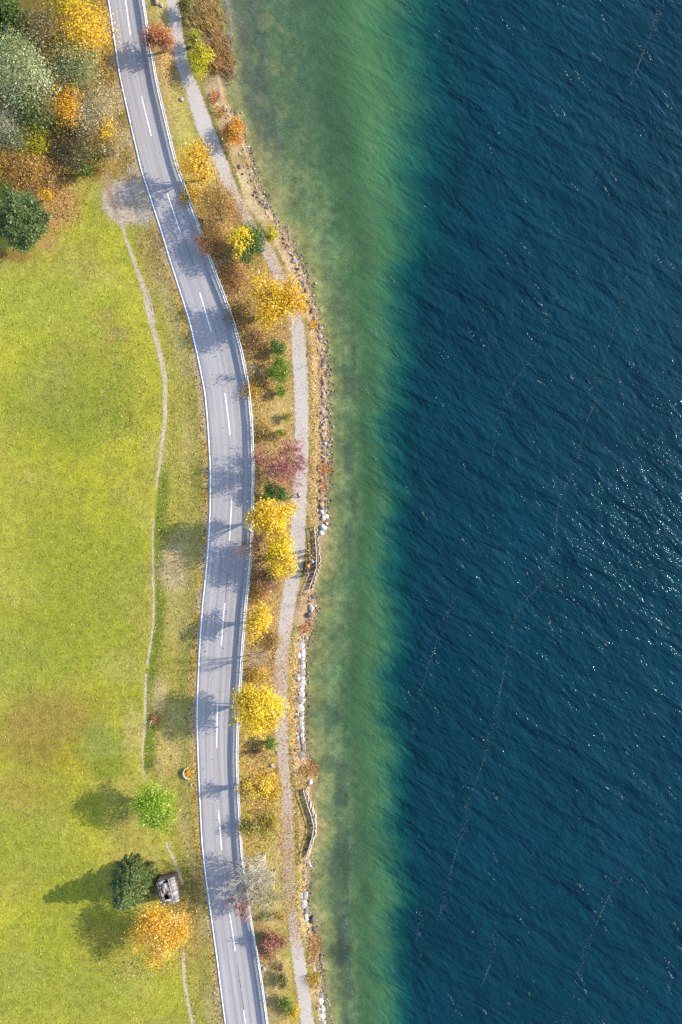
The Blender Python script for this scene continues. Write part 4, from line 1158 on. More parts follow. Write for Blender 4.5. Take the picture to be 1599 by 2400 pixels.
# ------------------------------------------------------------------ loose fallen leaves (beyond counting)
def scatter_leaves():
    r = np.random.default_rng(99)
    n = 260000
    x = r.uniform(-58, 0, n); y = r.uniform(-84, 84, n)
    ix = np.clip(np.searchsorted(gx, x), 0, nx - 1); iy = np.clip(np.searchsorted(gy, y), 0, ny - 1)
    d = LIT[iy, ix]
    d = np.maximum(d, np.where(x < f_track(y), .008, .03))
    d = np.where((x > f_left(y) - .4) & (x < f_right(y) + .4), .5, d)
    keep = r.uniform(0, 1, n) < d * .55
    onroad = (x > f_left(y) - .35) & (x < f_right(y) + .3)
    onpath = (x > f_pl(y)) & (x < f_pr(y))
    pyy = 1200 - y * PXM
    pth = np.interp(pyy, [0, 430, 480, 620, 680, 740, 800, 1500, 1560, 1660, 1800, 1930, 2150, 2200], [.05, .1, .5, .5, .6, .3, .08, .1, .6, .6, .3, .7, .7, .06])
    keep &= ~onroad | ((np.minimum(x - f_left(y), f_right(y) - x) < .5) & (r.uniform(0, 1, n) < .25)) | (r.uniform(0, 1, n) < .03)
    keep &= ~onpath | (r.uniform(0, 1, n) < pth)
    keep &= x < f_shore(y) - .2
    x, y = x[keep], y[keep]; d = d[keep]
    m = len(x)
    z = ground_z(x, y) + r.uniform(.02, .07, m) + .03 * ((x > f_left(y) - .4) & (x < f_right(y) + .4))
    yel = wob(x, y, 2.5, 301) + np.interp(1200 - y * PXM, [0, 400, 600, 800, 950, 1100, 1300, 1450, 1550, 1700, 2000, 2200], [-.2, .6, -.3, -.2, .8, -.2, -.2, .4, -.2, 1.1, .6, -.3])
    yel += np.where(x < f_left(y), .5, 0)
    c1 = pal([((226, 184, 74), 4), ((210, 162, 66), 3), ((244, 218, 136), 2), ((176, 136, 66), 3)], m, r)
    c2 = pal([((186, 136, 88), 4), ((160, 114, 76), 3), ((210, 166, 118), 2), ((126, 94, 66), 3), ((232, 200, 156), 1.5)], m, r)
    c = np.where((yel + r.normal(0, .6, m) > .1)[:, None], c1, c2)
    me = leaf_mesh("fallen_leaves", np.stack([x, y, z], 1), .15, c * .7, r, 1.6, .7)
    return tag(add("fallen_leaves", me, M_LEAF), "yellow and brown fallen leaves strewn over verge and grass", "leaves", kind='stuff')


scatter_leaves()


def scatter_grass():
    """short upright tufts that give the sward its grain"""
    r = np.random.default_rng(123)
    n = 65000
    x = r.uniform(-56, 0, n); y = r.uniform(-82, 82, n)
    keep = (x < f_left(y) - .9) | ((x > f_right(y) + .7) & (x < f_pl(y) - .1)) | ((x > f_pr(y) + .1) & (x < f_shore(y) - .9) & (r.uniform(0, 1, n) < .6))
    keep &= ~((np.abs(x - f_track(y)) < .45) & (y < 44) & (y > -84))
    k = PXM
    keep &= ~((np.hypot((799.5 + x * k - 305) / 55, (1200 - y * k - 465) / 55) < 1))
    x, y = x[keep], y[keep]; m = len(x)
    ix = np.clip(np.searchsorted(gx, x), 0, nx - 1); iy = np.clip(np.searchsorted(gy, y), 0, ny - 1)
    c = G[iy, ix] * r.uniform(.8, 1.3, (m, 1)) * np.array([1, 1, .9])
    z = ground_z(x, y)
    h = r.uniform(.03, .10, m); w = r.uniform(.05, .12, m); a = r.uniform(0, 6.28, m)
    t = np.stack([np.cos(a), np.sin(a)], 1) * w[:, None]; le = r.normal(0, .09, (m, 2))
    V = np.stack([np.stack([x - t[:, 0], y - t[:, 1], z - .02], 1), np.stack([x + t[:, 0], y + t[:, 1], z - .02], 1),
                  np.stack([x + t[:, 0] * .7 + le[:, 0], y + t[:, 1] * .7 + le[:, 1], z + h], 1), np.stack([x - t[:, 0] * .7 + le[:, 0], y - t[:, 1] * .7 + le[:, 1], z + h], 1)], 1).reshape(-1, 3)
    me = np_mesh("grass", V, np.arange(4 * m).reshape(-1, 4), np.repeat(np.clip(c * 1.5, 0, .8), 4, 0))
    return tag(add("grass", me, M_LEAF), "short yellow green autumn grass of meadow and verge", "grass", kind='stuff')


scatter_grass()

# ------------------------------------------------------------------ guardrail
def polyline_z(f, y0, y1, step, z):
    ys = np.arange(y0, y1 + .01, step)
    return np.stack([f(ys), ys, np.full_like(ys, z)], 1)


STEEL = A(206, 208, 214)
gr_off = .34
f_rail = lambda y: f_right(y) + gr_off
gr = empty("guardrail", (float(f_rail(0)), 0, 0), "galvanised steel guardrail along the lake side of the road", "guardrail")
gx0 = float(f_rail(0))


def sweep(f, prof, y0, y1, step, off, name, mat, parent, col):
    """profile (dx, z) swept along the line x=f(y), dx square to the line"""
    ys = np.arange(y0, y1 + .01, step)
    xs = f(ys); dx = np.gradient(xs, ys); nrm = np.sqrt(1 + dx * dx)
    V = []
    for pxx, pz in prof:
        V.append(np.stack([xs + pxx / nrm - off[0], ys - pxx * dx / nrm - off[1], np.full_like(ys, pz - off[2])], 1))
    k = len(prof); V = np.stack(V, 1).reshape(-1, 3); n = len(ys)
    i = np.arange(n - 1)[:, None] * k; j = np.arange(k)[None, :]; j2 = (j + 1) % k
    F = np.stack([i + j, i + k + j, i + k + j2, i + j2], -1).reshape(-1, 4)
    return add(name, np_mesh(name, V, F, np.tile(col, (len(V), 1))), mat, parent)


wprof = [(-.05, .55), (-.10, .59), (-.10, .65), (-.04, .71), (-.04, .78), (-.10, .84), (-.10, .92), (-.08, .95), (.05, .95), (.05, .55)]
sweep(f_rail, wprof, -88, 88, .5, (gx0, 0, 0), "rail", M_METAL, gr, STEEL)
post = MB()
post.box((.13, 0, .30), (.10, .06, 1.26), col=STEEL * .9)
post.box((.19, .028, .30), (.03, .012, 1.24), col=STEEL * .8)
post.box((.09, 0, .75), (.10, .10, .26), col=STEEL)
post.box((.25, 0, .75), (.16, .09, .05), col=STEEL)
p0 = post.build("post", M_METAL, gr)
yy = 1200 - np.array([1012 + 62.2 * k for k in range(-19, 24)])
for i, yv in enumerate(yy / PXM):
    o = p0 if i == 0 else p0.copy()
    if i: link(o, gr)
    slope = (f_rail(yv + .5) - f_rail(yv - .5))
    o.location = (float(f_rail(yv)) - gx0, float(yv), 0)
    o.rotation_euler = (0, 0, -math.atan(float(slope)))

# ------------------------------------------------------------------ timber fences and log edging above the water
PALE = A(236, 224, 208)
GREYWOOD = A(176, 160, 150)


def fence(label, pts, posts_every=2.0, h=1.05, rails=((1.0, .065), (.6, .05))):
    w = np.array([P(x, y, .5)[:2] for x, y in pts])
    seg = np.linalg.norm(np.diff(w, axis=0), axis=1); cum = np.concatenate([[0], np.cumsum(seg)])
    n = max(2, int(round(cum[-1] / posts_every)) + 1)
    s = np.linspace(0, cum[-1], n)
    at = lambda q: np.array([np.interp(q, cum, w[:, 0]), np.interp(q, cum, w[:, 1])])
    pp = np.array([at(q) for q in s]); zz = np.array([gz(*p) for p in pp])
    org = np.array([pp[0][0], pp[0][1], zz[0]])
    root = empty("wooden_fence", tuple(org), label, "fence", "timber fences above the water")
    r = np.random.default_rng(int(pts[0][1]))
    for k in range(n):
        mb = MB(); b = np.array([pp[k][0], pp[k][1], zz[k]]) - org
        mb.tube([b + (0, 0, -.4), b + (0, 0, h * .5), b + (r.normal(0, .02), r.normal(0, .02), h + .06)], [.075, .07, .06], 8, PALE * r.uniform(.8, 1.05))
        mb.build("post", M_WOOD, root)
    for hz, rad in rails:
        for k in range(n - 1):
            mb = MB()
            a = np.array([pp[k][0], pp[k][1], zz[k] + hz]) - org; c = np.array([pp[k + 1][0], pp[k + 1][1], zz[k + 1] + hz]) - org
            d = (c - a) / np.linalg.norm(c - a)
            mb.tube([a - d * .12, (a + c) / 2 + (0, 0, r.normal(0, .01)), c + d * .10], [rad, rad * .95, rad * .9], 8, PALE * r.uniform(.9, 1.1))
            mb.build("rail", M_WOOD, root)
    return root


def palisade(label, pts, top=.42, dia=.17):
    """row of upright bleached logs holding the bank above the water"""
    w = np.array([P(x, y, -.4)[:2] for x, y in pts])
    seg = np.linalg.norm(np.diff(w, axis=0), axis=1); cum = np.concatenate([[0], np.cumsum(seg)])
    s = np.arange(0, cum[-1], dia * 1.25)
    x = np.interp(s, cum, w[:, 0]); y = np.interp(s, cum, w[:, 1])
    org = np.array([x[0], y[0], Z_WATER])
    root = empty("log_palisade", tuple(org), label, "palisade", "log edging above the water")
    r = np.random.default_rng(int(pts[0][0]))
    mb = MB()
    for a, b in zip(x, y):
        rr = dia * r.uniform(.42, .6); ox = r.uniform(-.10, .16); t = -.5 + top * r.uniform(.6, 1.15)
        p = np.array([a + ox, b, 0]) - np.array([org[0], org[1], 0])
        mb.tube([p + (0.0, 0, -.5), p + (r.normal(0, .02), 0, t - Z_WATER)], [rr, rr * .9], 8, PALE * r.uniform(.7, 1.25))
    mb.build("logs", M_WOOD, root)
    mb = MB()
    q = np.stack([x - org[0] - .22, y - org[1], np.full_like(x, -.5 + top * .6 - Z_WATER)], 1)
    mb.tube(q[::4] if len(q) > 8 else q, .07, 6, GREYWOOD)
    mb.build("waling", M_WOOD, root)
    return root


fence("upper bleached timber fence curving around the lakeside bench", [(737, 1236), (739.5, 1271), (742, 1306), (743.5, 1325), (734, 1354), (725.5, 1379), (719, 1393)])
fence("lower bleached timber fence with a single bend, above the water near the birches", [(711, 1857), (719.7, 1887.6), (727.4, 1910.5), (735.9, 1937.7), (733, 1960.6), (727.4, 1980), (721.4, 1997), (713.5, 2030)])
palisade("pale log edging outside the upper timber fence", [(742, 1241), (746, 1271), (749.5, 1306), (750, 1325), (741, 1354), (732, 1379)])
palisade("pale log edging outside the upper half of the lower timber fence", [(717, 1851), (724, 1876.5), (732, 1897), (737.5, 1912), (741.5, 1933), (741, 1941)])
palisade("dark weathered log edging outside the lower half of the lower timber fence", [(740, 1943), (737, 1962), (730, 1984), (722, 2008)], .3)


# ------------------------------------------------------------------ stones
def rock_mesh(seed, flat=.7, n=3, angular=.3):
    import bmesh
    bm = bmesh.new()
    bmesh.ops.create_icosphere(bm, subdivisions=n, radius=.5)
    r = np.random.default_rng(seed)
    pl_ = [(r.normal(size=3), r.uniform(.30, .44)) for _ in range(16)]
    for v in bm.verts:
        c = np.array(v.co)
        for nn, d in pl_:
            q = nn / np.linalg.norm(nn); t = c @ q
            if t > d: c = c - q * (t - d) * .9
        c = c * (1 + angular * .25 * wob(c[0] * 4 + seed, c[1] * 4 + c[2] * 5, 1, seed))
        c[2] *= flat
        v.co = Vector(c)
    me = bpy.data.meshes.new("boulder")
    bm.to_mesh(me); bm.free()
    return me


def rock_col(me, c):
    a = me.attributes.new("col", 'FLOAT_COLOR', 'POINT')
    a.data.foreach_set("color", np.tile(np.append(c, 1.0), len(me.vertices)).astype(np.float32))
    me.materials.append(M_STONE)
    return me


ROCKS_GREY = [rock_col(rock_mesh(s), c) for s, c in ((1, A(176, 160, 150)), (2, A(150, 132, 122)), (3, A(130, 114, 110)), (4, A(196, 182, 176)), (5, A(120, 104, 100)), (6, A(164, 140, 126)))]
ROCKS_WHITE = [rock_col(rock_mesh(s, .75), c) for s, c in ((11, A(222, 216, 218)), (12, A(204, 196, 198)), (13, A(230, 226, 226)))]


def boulder(px, py, sx, sy, hz, rot, me, label, group=None, zoff=None, name="boulder", z=-1.1):
    x, y, _ = P(px, py, z)
    zb = gz(x, y) if zoff is None else zoff
    o = bpy.data.objects.new(name, me)
    o.location = (x, y, max(zb, Z_WATER - .25) + hz * .22)
    o.scale = (sx / PXM * 1.15, sy / PXM * 1.15, hz * 1.3)
    o.rotation_euler = (0, 0, rot)
    tag(link(o), label, "boulder", group)
    return o


rb = random.Random(5)
ROW = "grey boulders lining the shore above the upper fence"
spots = [(566, 396), (572, 410), (582, 425), (590, 433), (595, 452), (600, 451), (607, 458), (617, 480), (619, 476), (629, 487), (638, 501), (648, 520), (664, 548), (668, 570), (676, 577), (688, 610),
         (693, 616), (697, 633), (705, 643), (714, 668), (719, 682), (725, 710), (727, 717), (730, 727), (741, 753), (737, 744), (749, 790), (754, 767), (754, 819), (757, 837), (758, 850), (761, 872), (760, 898),
         (759, 906), (760, 921), (760, 937), (761, 955), (762, 967), (761, 980), (756, 995), (759, 1005), (765, 1062), (761, 1074), (756, 1127), (755, 1173), (754, 1184), (752, 1150), (764, 1090), (757, 860), (733, 735)]
for i, (bx, by) in enumerate(spots):
    s = rb.uniform(4.5, 8) if rb.random() < .6 else rb.uniform(8, 13)
    q = rb.uniform(.6, 1.5)
    me = ROCKS_GREY[rb.randrange(6)]
    boulder(bx + rb.gauss(0, 2.2), by + rb.gauss(0, 3), s * q ** -.5 * .9, s * q ** .5 * .9, rb.uniform(.35, .65), rb.uniform(0, 3.1), me, "grey boulder in the row along the shoreline above the fences", ROW)
for i in range(70):
    by = rb.uniform(400, 1235)
    bx = 799.5 + float(f_shore((1200 - by) * (CAM_H + 1.5) / CAM_H / PXM)) * PXM * CAM_H / (CAM_H + 1.5) - rb.uniform(-4, 9)
    s = rb.uniform(3.5, 9)
    q = rb.uniform(.6, 1.5)
    boulder(bx, by, s * q ** -.5, s * q ** .5, rb.uniform(.25, .6), rb.uniform(0, 3.1), ROCKS_GREY[rb.choice((0, 1, 2, 2, 4, 4, 5))], "grey boulder in the row along the shoreline above the fences", ROW)
big = [(754, 1200, 11, 13, "white boulder at the upper end of the pile above the bench fence"), (759, 1214, 11, 15, "whitish boulder in the middle of the pile above the bench fence"), (766, 1210, 9, 12, "small whitish boulder on the water side of the pile above the bench fence"),
       (757, 1236, 19, 16, "largest white boulder touching the upper end of the bench fence"), (766, 1226, 8, 11, "narrow pale boulder beside the largest white boulder"), (754, 1249, 13, 12, "white boulder at the water just outside the upper fence end"),
       (762, 1040, 8, 9, "small bright white boulder in the shore row beside the pink tree"), (733, 1398, 12, 14, "dark cracked boulder just below the bench fence"), (729, 1426, 12, 18, "flat grey boulder on the bank below the bench fence"),
       (726, 1440, 13, 14, "round pale boulder with a dark shadow below the bench fence"), (728, 1464, 7, 9, "small dark boulder standing in the shallows above the long white wall"),
       (728, 1832, 10, 14, "white boulder at the upper end of the lower timber fence"), (733, 2157, 14, 17, "dark grey boulder at the foot of the lower stone wall"), (738, 2182, 15, 17, "blackish boulder in the water beside the lower stone wall"),
       (744, 1798, 11, 7, "brown slab lying at the water above the lower fence"), (724, 2026, 10, 12, "grey boulder at the lower end of the lower timber fence")]
for i, (bx, by, sx, sy, lab) in enumerate(big):
    dark = any(k in lab for k in ("dark", "blackish", "brown"))
    boulder(bx, by, sx, sy, .85 if sx > 12 else .6, rb.uniform(-.5, .5), ROCKS_GREY[4 if dark else 3] if ("dark" in lab or "grey" in lab or "blackish" in lab or "brown" in lab) else ROCKS_WHITE[i % 3], lab)
for bx, by, s, lab in [(425, 233, 10, "lone grey boulder on the grass beside the upper footpath"), (378, 13, 10, "grey boulder at the top of the verge beside a timber block"), (637, 1796, 9, "grey boulder on the leaf covered verge below the dark shrub"),
                       (619, 2268, 8, "pale stone on the verge beside the lower guardrail"), (626, 2331, 8, "whitish stone on the verge near the bottom of the guardrail")]:
    boulder(bx, by, s, s * 1.1, .5, .4, ROCKS_GREY[3], lab, z=-.2)
mb = MB(); mb.box((0, 0, .25), (.55, 1.6, .5), .12, A(206, 190, 170)); mb.box((.02, .1, .53), (.4, 1.2, .07), .12, A(220, 206, 186))
x, y, _ = P(366, -2, .1)
root = empty("timber_block", (x, y, gz(x, y)), "pale timber block on the verge cut off by the top edge of the photo", "block")
mb.build("beam", M_WOOD, root)


def stone_wall(label, pts, width=.62, h=.55, seed=0, z=-1.0):
    """dry laid wall of pale stones along the water"""
    r = np.random.default_rng(seed)
    w = np.array([P(x, y, z)[:2] for x, y in pts])
    seg = np.linalg.norm(np.diff(w, axis=0), axis=1); cum = np.concatenate([[0], np.cumsum(seg)])
    org = np.array([w[0][0], w[0][1], Z_WATER])
    root = empty("stone_wall", tuple(org), label, "wall", "dry stone shore walls")
    V, F, C = [], [], []; n = 0
    for layer in range(2):
        s = r.uniform(0, .3)
        while s < cum[-1]:
            L = r.uniform(.45, 1.3)
            for side in ((-.5, .5) if r.random() < .55 else (0,)):
                if r.random() < .07: continue
                me = ROCKS_WHITE[r.integers(0, 3)]
                v = np.array([q.co[:] for q in me.vertices])
                f = np.array([list(p.vertices) + [p.vertices[2]] if len(p.vertices) == 3 else list(p.vertices) for p in me.polygons])
                x = np.interp(s + L / 2, cum, w[:, 0]); y = np.interp(s + L / 2, cum, w[:, 1])
                d = np.array([np.interp(s + L, cum, w[:, 0]) - np.interp(s, cum, w[:, 0]), np.interp(s + L, cum, w[:, 1]) - np.interp(s, cum, w[:, 1])])
                a = math.atan2(d[1], d[0]) + r.normal(0, .12)
                wd = width * (1.0 if side == 0 else .62) * r.uniform(.8, 1.15)
                v = v * np.array([L * 1.25, wd * 1.3, h * r.uniform(.8, 1.2)])
                ca, sa = math.cos(a), math.sin(a)
                v = np.stack([v[:, 0] * ca - v[:, 1] * sa, v[:, 0] * sa + v[:, 1] * ca, v[:, 2]], 1)
                nrm = np.array([-math.sin(a), math.cos(a)]) * side * width * .55
                v += np.array([x + nrm[0] + r.normal(0, .04), y + nrm[1], Z_WATER + .05 + layer * h * .75 + r.normal(0, .05)]) - org
                V.append(v); F.append([tuple(int(k) + n for k in q) for q in f[:, :3]]); n += len(v)
                base = A(222, 216, 216) if r.random() < .65 else A(178, 164, 158)
                C.append(np.tile(base * r.uniform(.75, 1.08), (len(v), 1)))
            s += L * 1.0
    F = np.array([q for ff in F for q in ff])
    add("stones", np_mesh("stones", np.vstack(V), F, np.vstack(C)), M_STONE, root)
    return root


stone_wall("long white dry stone wall along the water between the two timber fences", [(706, 1487), (704, 1510), (705, 1545), (704, 1600), (702, 1650), (701, 1700), (703, 1740), (706, 1770)], 1.25, .5, 4)
stone_wall("white dry stone wall below the lower timber fence beside the birches", [(711.5, 2087), (713, 2127), (714, 2158)], 1.1, .55, 5)
stone_wall("slanting white dry stone wall beside the lower footpath", [(718, 2180), (723, 2199), (725.5, 2230), (733, 2276)], .95, .5, 6)
stone_wall("white dry stone wall cut off by the bottom edge of the photo", [(739, 2316), (748, 2339), (752, 2360), (753, 2383), (757, 2420)], 1.1, .5, 7)


def scatter_stones():
    """shore shingle too small to count"""
    r = np.random.default_rng(31)
    n = 5200
    y = r.uniform(-80, 62, n); off = r.normal(-.1, .55, n)
    x = f_shore(y) + off
    pyv = 1200 - y * PXM
    keep = (off < 1.6) & (off > -1.6) & ~((pyv > 1235) & (pyv < 1390) & (off > -.6)) & ~((pyv > 1850) & (pyv < 2010) & (off > -.6))
    x, y = x[keep], y[keep]; m = len(x)
    z = np.maximum(ground_z(x, y), Z_WATER - .12)
    s = r.uniform(.04, .14, m) * r.choice([1, 1, 1, 2.0], m)
    b = np.array([[1, 0, 0], [0, 1, 0], [-1, 0, 0], [0, -1, 0], [0, 0, 1], [0, 0, -.6]]) + 0.0
    V = (b[None] * s[:, None, None] * r.uniform(.6, 1.3, (m, 6, 1)))
    V[:, :, 2] *= .6
    a = r.uniform(0, 3.14, m); ca, sa = np.cos(a), np.sin(a)
    V = np.stack([V[..., 0] * ca[:, None] - V[..., 1] * sa[:, None], V[..., 0] * sa[:, None] + V[..., 1] * ca[:, None], V[..., 2]], -1)
    V += np.stack([x, y, z + s * .15], 1)[:, None, :]
    f = np.array([[0, 1, 4], [1, 2, 4], [2, 3, 4], [3, 0, 4], [1, 0, 5], [2, 1, 5], [3, 2, 5], [0, 3, 5]])
    F = (f[None] + (np.arange(m) * 6)[:, None, None]).reshape(-1, 3)
    c = pal([((200, 182, 170), 3), ((170, 146, 130), 3), ((140, 116, 104), 3), ((226, 214, 206), 1.5), ((110, 94, 88), 2), ((180, 140, 112), 2)], m, r)
    tag(add("shingle", np_mesh("shingle", V.reshape(-1, 3), F, np.repeat(c, 6, 0)), M_STONE), "small pale shore stones and shingle at the waterline", "stones", kind='stuff')


scatter_stones()

# ------------------------------------------------------------------ foam streaks drawn out by the wind, small breaking crests and imitated sun glints
def foam():
    r = np.random.default_rng(8)
    lines = [([(1556, 0), (1536, 40), (1520, 85), (1506, 120), (1495, 160), (1483, 200)], .9), ([(1447, 240), (1434, 300), (1415, 370), (1395, 440)], .3),
             ([(1470, 640), (1440, 760), (1412, 880), (1395, 945), (1375, 980), (1356, 1040), (1340, 1110), (1325, 1150), (1312, 1190), (1305, 1240), (1296, 1285), (1275, 1320), (1265, 1370), (1225, 1415), (1205, 1470), (1195, 1520), (1180, 1570), (1168, 1620), (1155, 1700), (1140, 1780), (1110, 1850), (1095, 1880), (1085, 1940), (1070, 1990), (1058, 2050), (1045, 2120), (1030, 2160)], .55),
             ([(1290, 745), (1265, 785), (1250, 830), (1215, 880), (1190, 930), (1175, 985), (1165, 1020), (1150, 1075)], .4),
             ([(1070, 1400), (1040, 1450), (1020, 1510), (1000, 1580), (980, 1660), (965, 1720)], .4), ([(845, 0), (830, 60), (820, 120)], .4), ([(612, 30), (604, 80), (598, 130)], .4),
             ([(1463, 1990), (1450, 2060), (1420, 2110), (1405, 2150), (1375, 2230), (1360, 2290)], .5), ([(990, 2120), (975, 2200), (982, 2245)], .4),
             ([(1165, 2150), (1155, 2210), (1140, 2280), (1130, 2310)], .5), ([(1325, 2370), (1316, 2410)], .6), ([(1530, 1930), (1520, 1990), (1500, 2050)], .35),
             ([(818, 1960), (822, 2050), (816, 2150), (819, 2250), (822, 2330), (818, 2410)], .9), ([(900, 1130), (895, 1190), (903, 1260)], .4)]
    pts, sz = [], []
    for ln, w in lines:
        q = np.array([P(x, y, Z_WATER)[:2] for x, y in ln])
        cum = np.concatenate([[0], np.cumsum(np.linalg.norm(np.diff(q, axis=0), axis=1))])
        n = int(cum[-1] * 34 * w)
        s = r.uniform(0, cum[-1], n)
        gate = np.sin(s * 1.1 + r.uniform(0, 6)) + r.normal(0, .8, n) > -.8
        s = s[gate]
        x = np.interp(s, cum, q[:, 0]) + r.normal(0, .2, len(s)) * (1 + .9 * np.sin(s * .45)) + .3 * np.sin(s * .3); y = np.interp(s, cum, q[:, 1]) + r.normal(0, .1, len(s))
        pts.append(np.stack([x, y], 1)); sz.append(r.uniform(.012, .034, len(s)))
    # flecks for breaking crests and imitated sun sparkle, commoner away from the shore
    for _ in range(260):
        cx, cy = r.uniform(4, 54), r.uniform(-80, 80)
        if r.random() > .25 + (cx / 60): continue
        k = r.integers(3, 14); a = math.radians(-52 + r.normal(0, 10))
        t = r.normal(0, .55, k)
        pts.append(np.stack([cx + np.cos(a) * t + r.normal(0, .06, k), cy + np.sin(a) * t + r.normal(0, .06, k)], 1)); sz.append(r.uniform(.02, .07, k))
    # sun glints by the upper reeds, imitated with pale flecks
    k = 900; yv = r.uniform(0, 190, k)
    q = np.array([P(x, y, Z_WATER)[:2] for x, y in zip(np.interp(yv, [0, 30, 100, 190], [531, 536, 541, 536]) + r.normal(0, 5, k), yv)])
    pts.append(q); sz.append(r.uniform(.025, .06, k))
    pts = np.vstack(pts); sz = np.concatenate(sz); n = len(pts)
    a = r.uniform(0, 6.28, n); st = r.uniform(.8, 2.4, n)
    ang = a[:, None] + np.arange(6) * math.pi / 3 + r.normal(0, .2, (n, 6))
    rad = sz[:, None] * r.uniform(.6, 1.2, (n, 6))
    lx, ly = np.cos(ang) * rad, np.sin(ang) * rad * st[:, None]
    ca, sa = math.cos(math.radians(25)), math.sin(math.radians(25))
    ring = np.stack([pts[:, :1] + lx * ca + ly * sa, pts[:, 1:] - lx * sa + ly * ca, np.full((n, 6), Z_WATER + .01)], -1)
    topv = np.stack([pts[:, 0], pts[:, 1], np.full(n, Z_WATER + .045)], -1)[:, None]
    V = np.concatenate([ring, topv], 1).reshape(-1, 3)
    f = np.array([[i, (i + 1) % 6, 6] for i in range(6)])
    F = (f[None] + (np.arange(n) * 7)[:, None, None]).reshape(-1, 3)
    cols = np.repeat(np.tile(A(196, 206, 214), (n, 1)) * r.uniform(.4, 1.3, (n, 1)), 7, 0)
    tag(add("foam", np_mesh("foam", V, F, cols), M_LEAF), "thin white foam streaks, crest flecks and imitated sun glints on the dark lake", "foam", kind='stuff')


foam()

# ------------------------------------------------------------------ culvert mouth by the road
x, y, _ = P(442, 1812, 0)
root = empty("culvert_mouth", (x, y, gz(x, y)), "pale horseshoe shaped culvert kerb filled with yellow leaves at the road edge", "culvert", None, .1)
mb = MB()
a = np.linspace(math.radians(95), math.radians(265), 10)
for t in a:
    mb.box((math.cos(t) * .78, math.sin(t) * .82, .12), (.22, .24, .34), t + random.uniform(-.1, .1), A(228, 222, 214) * random.uniform(.8, 1.05))
mb.build("kerb", M_STONE, root)
r_ = np.random.default_rng(3)
c_ = np.stack([r_.normal(0, .3, 260) + .05, r_.normal(0, .38, 260), r_.uniform(.03, .16, 260)], 1)
add("leaf_fill", leaf_mesh("leaf_fill", c_, .16, pal(YELLOW, 260, r_), r_, 1.2), M_LEAF, root)
for bx, by, lab in [(448, 1838, "white stone in the grass just below the culvert mouth"), (388, 620, "white marker stone at the road edge below the gravel lay-by"), (503, 2326, "white stone at the lower left road edge")]:
    boulder(bx, by, 5, 5, .25, .3, ROCKS_WHITE[1], lab, z=0)


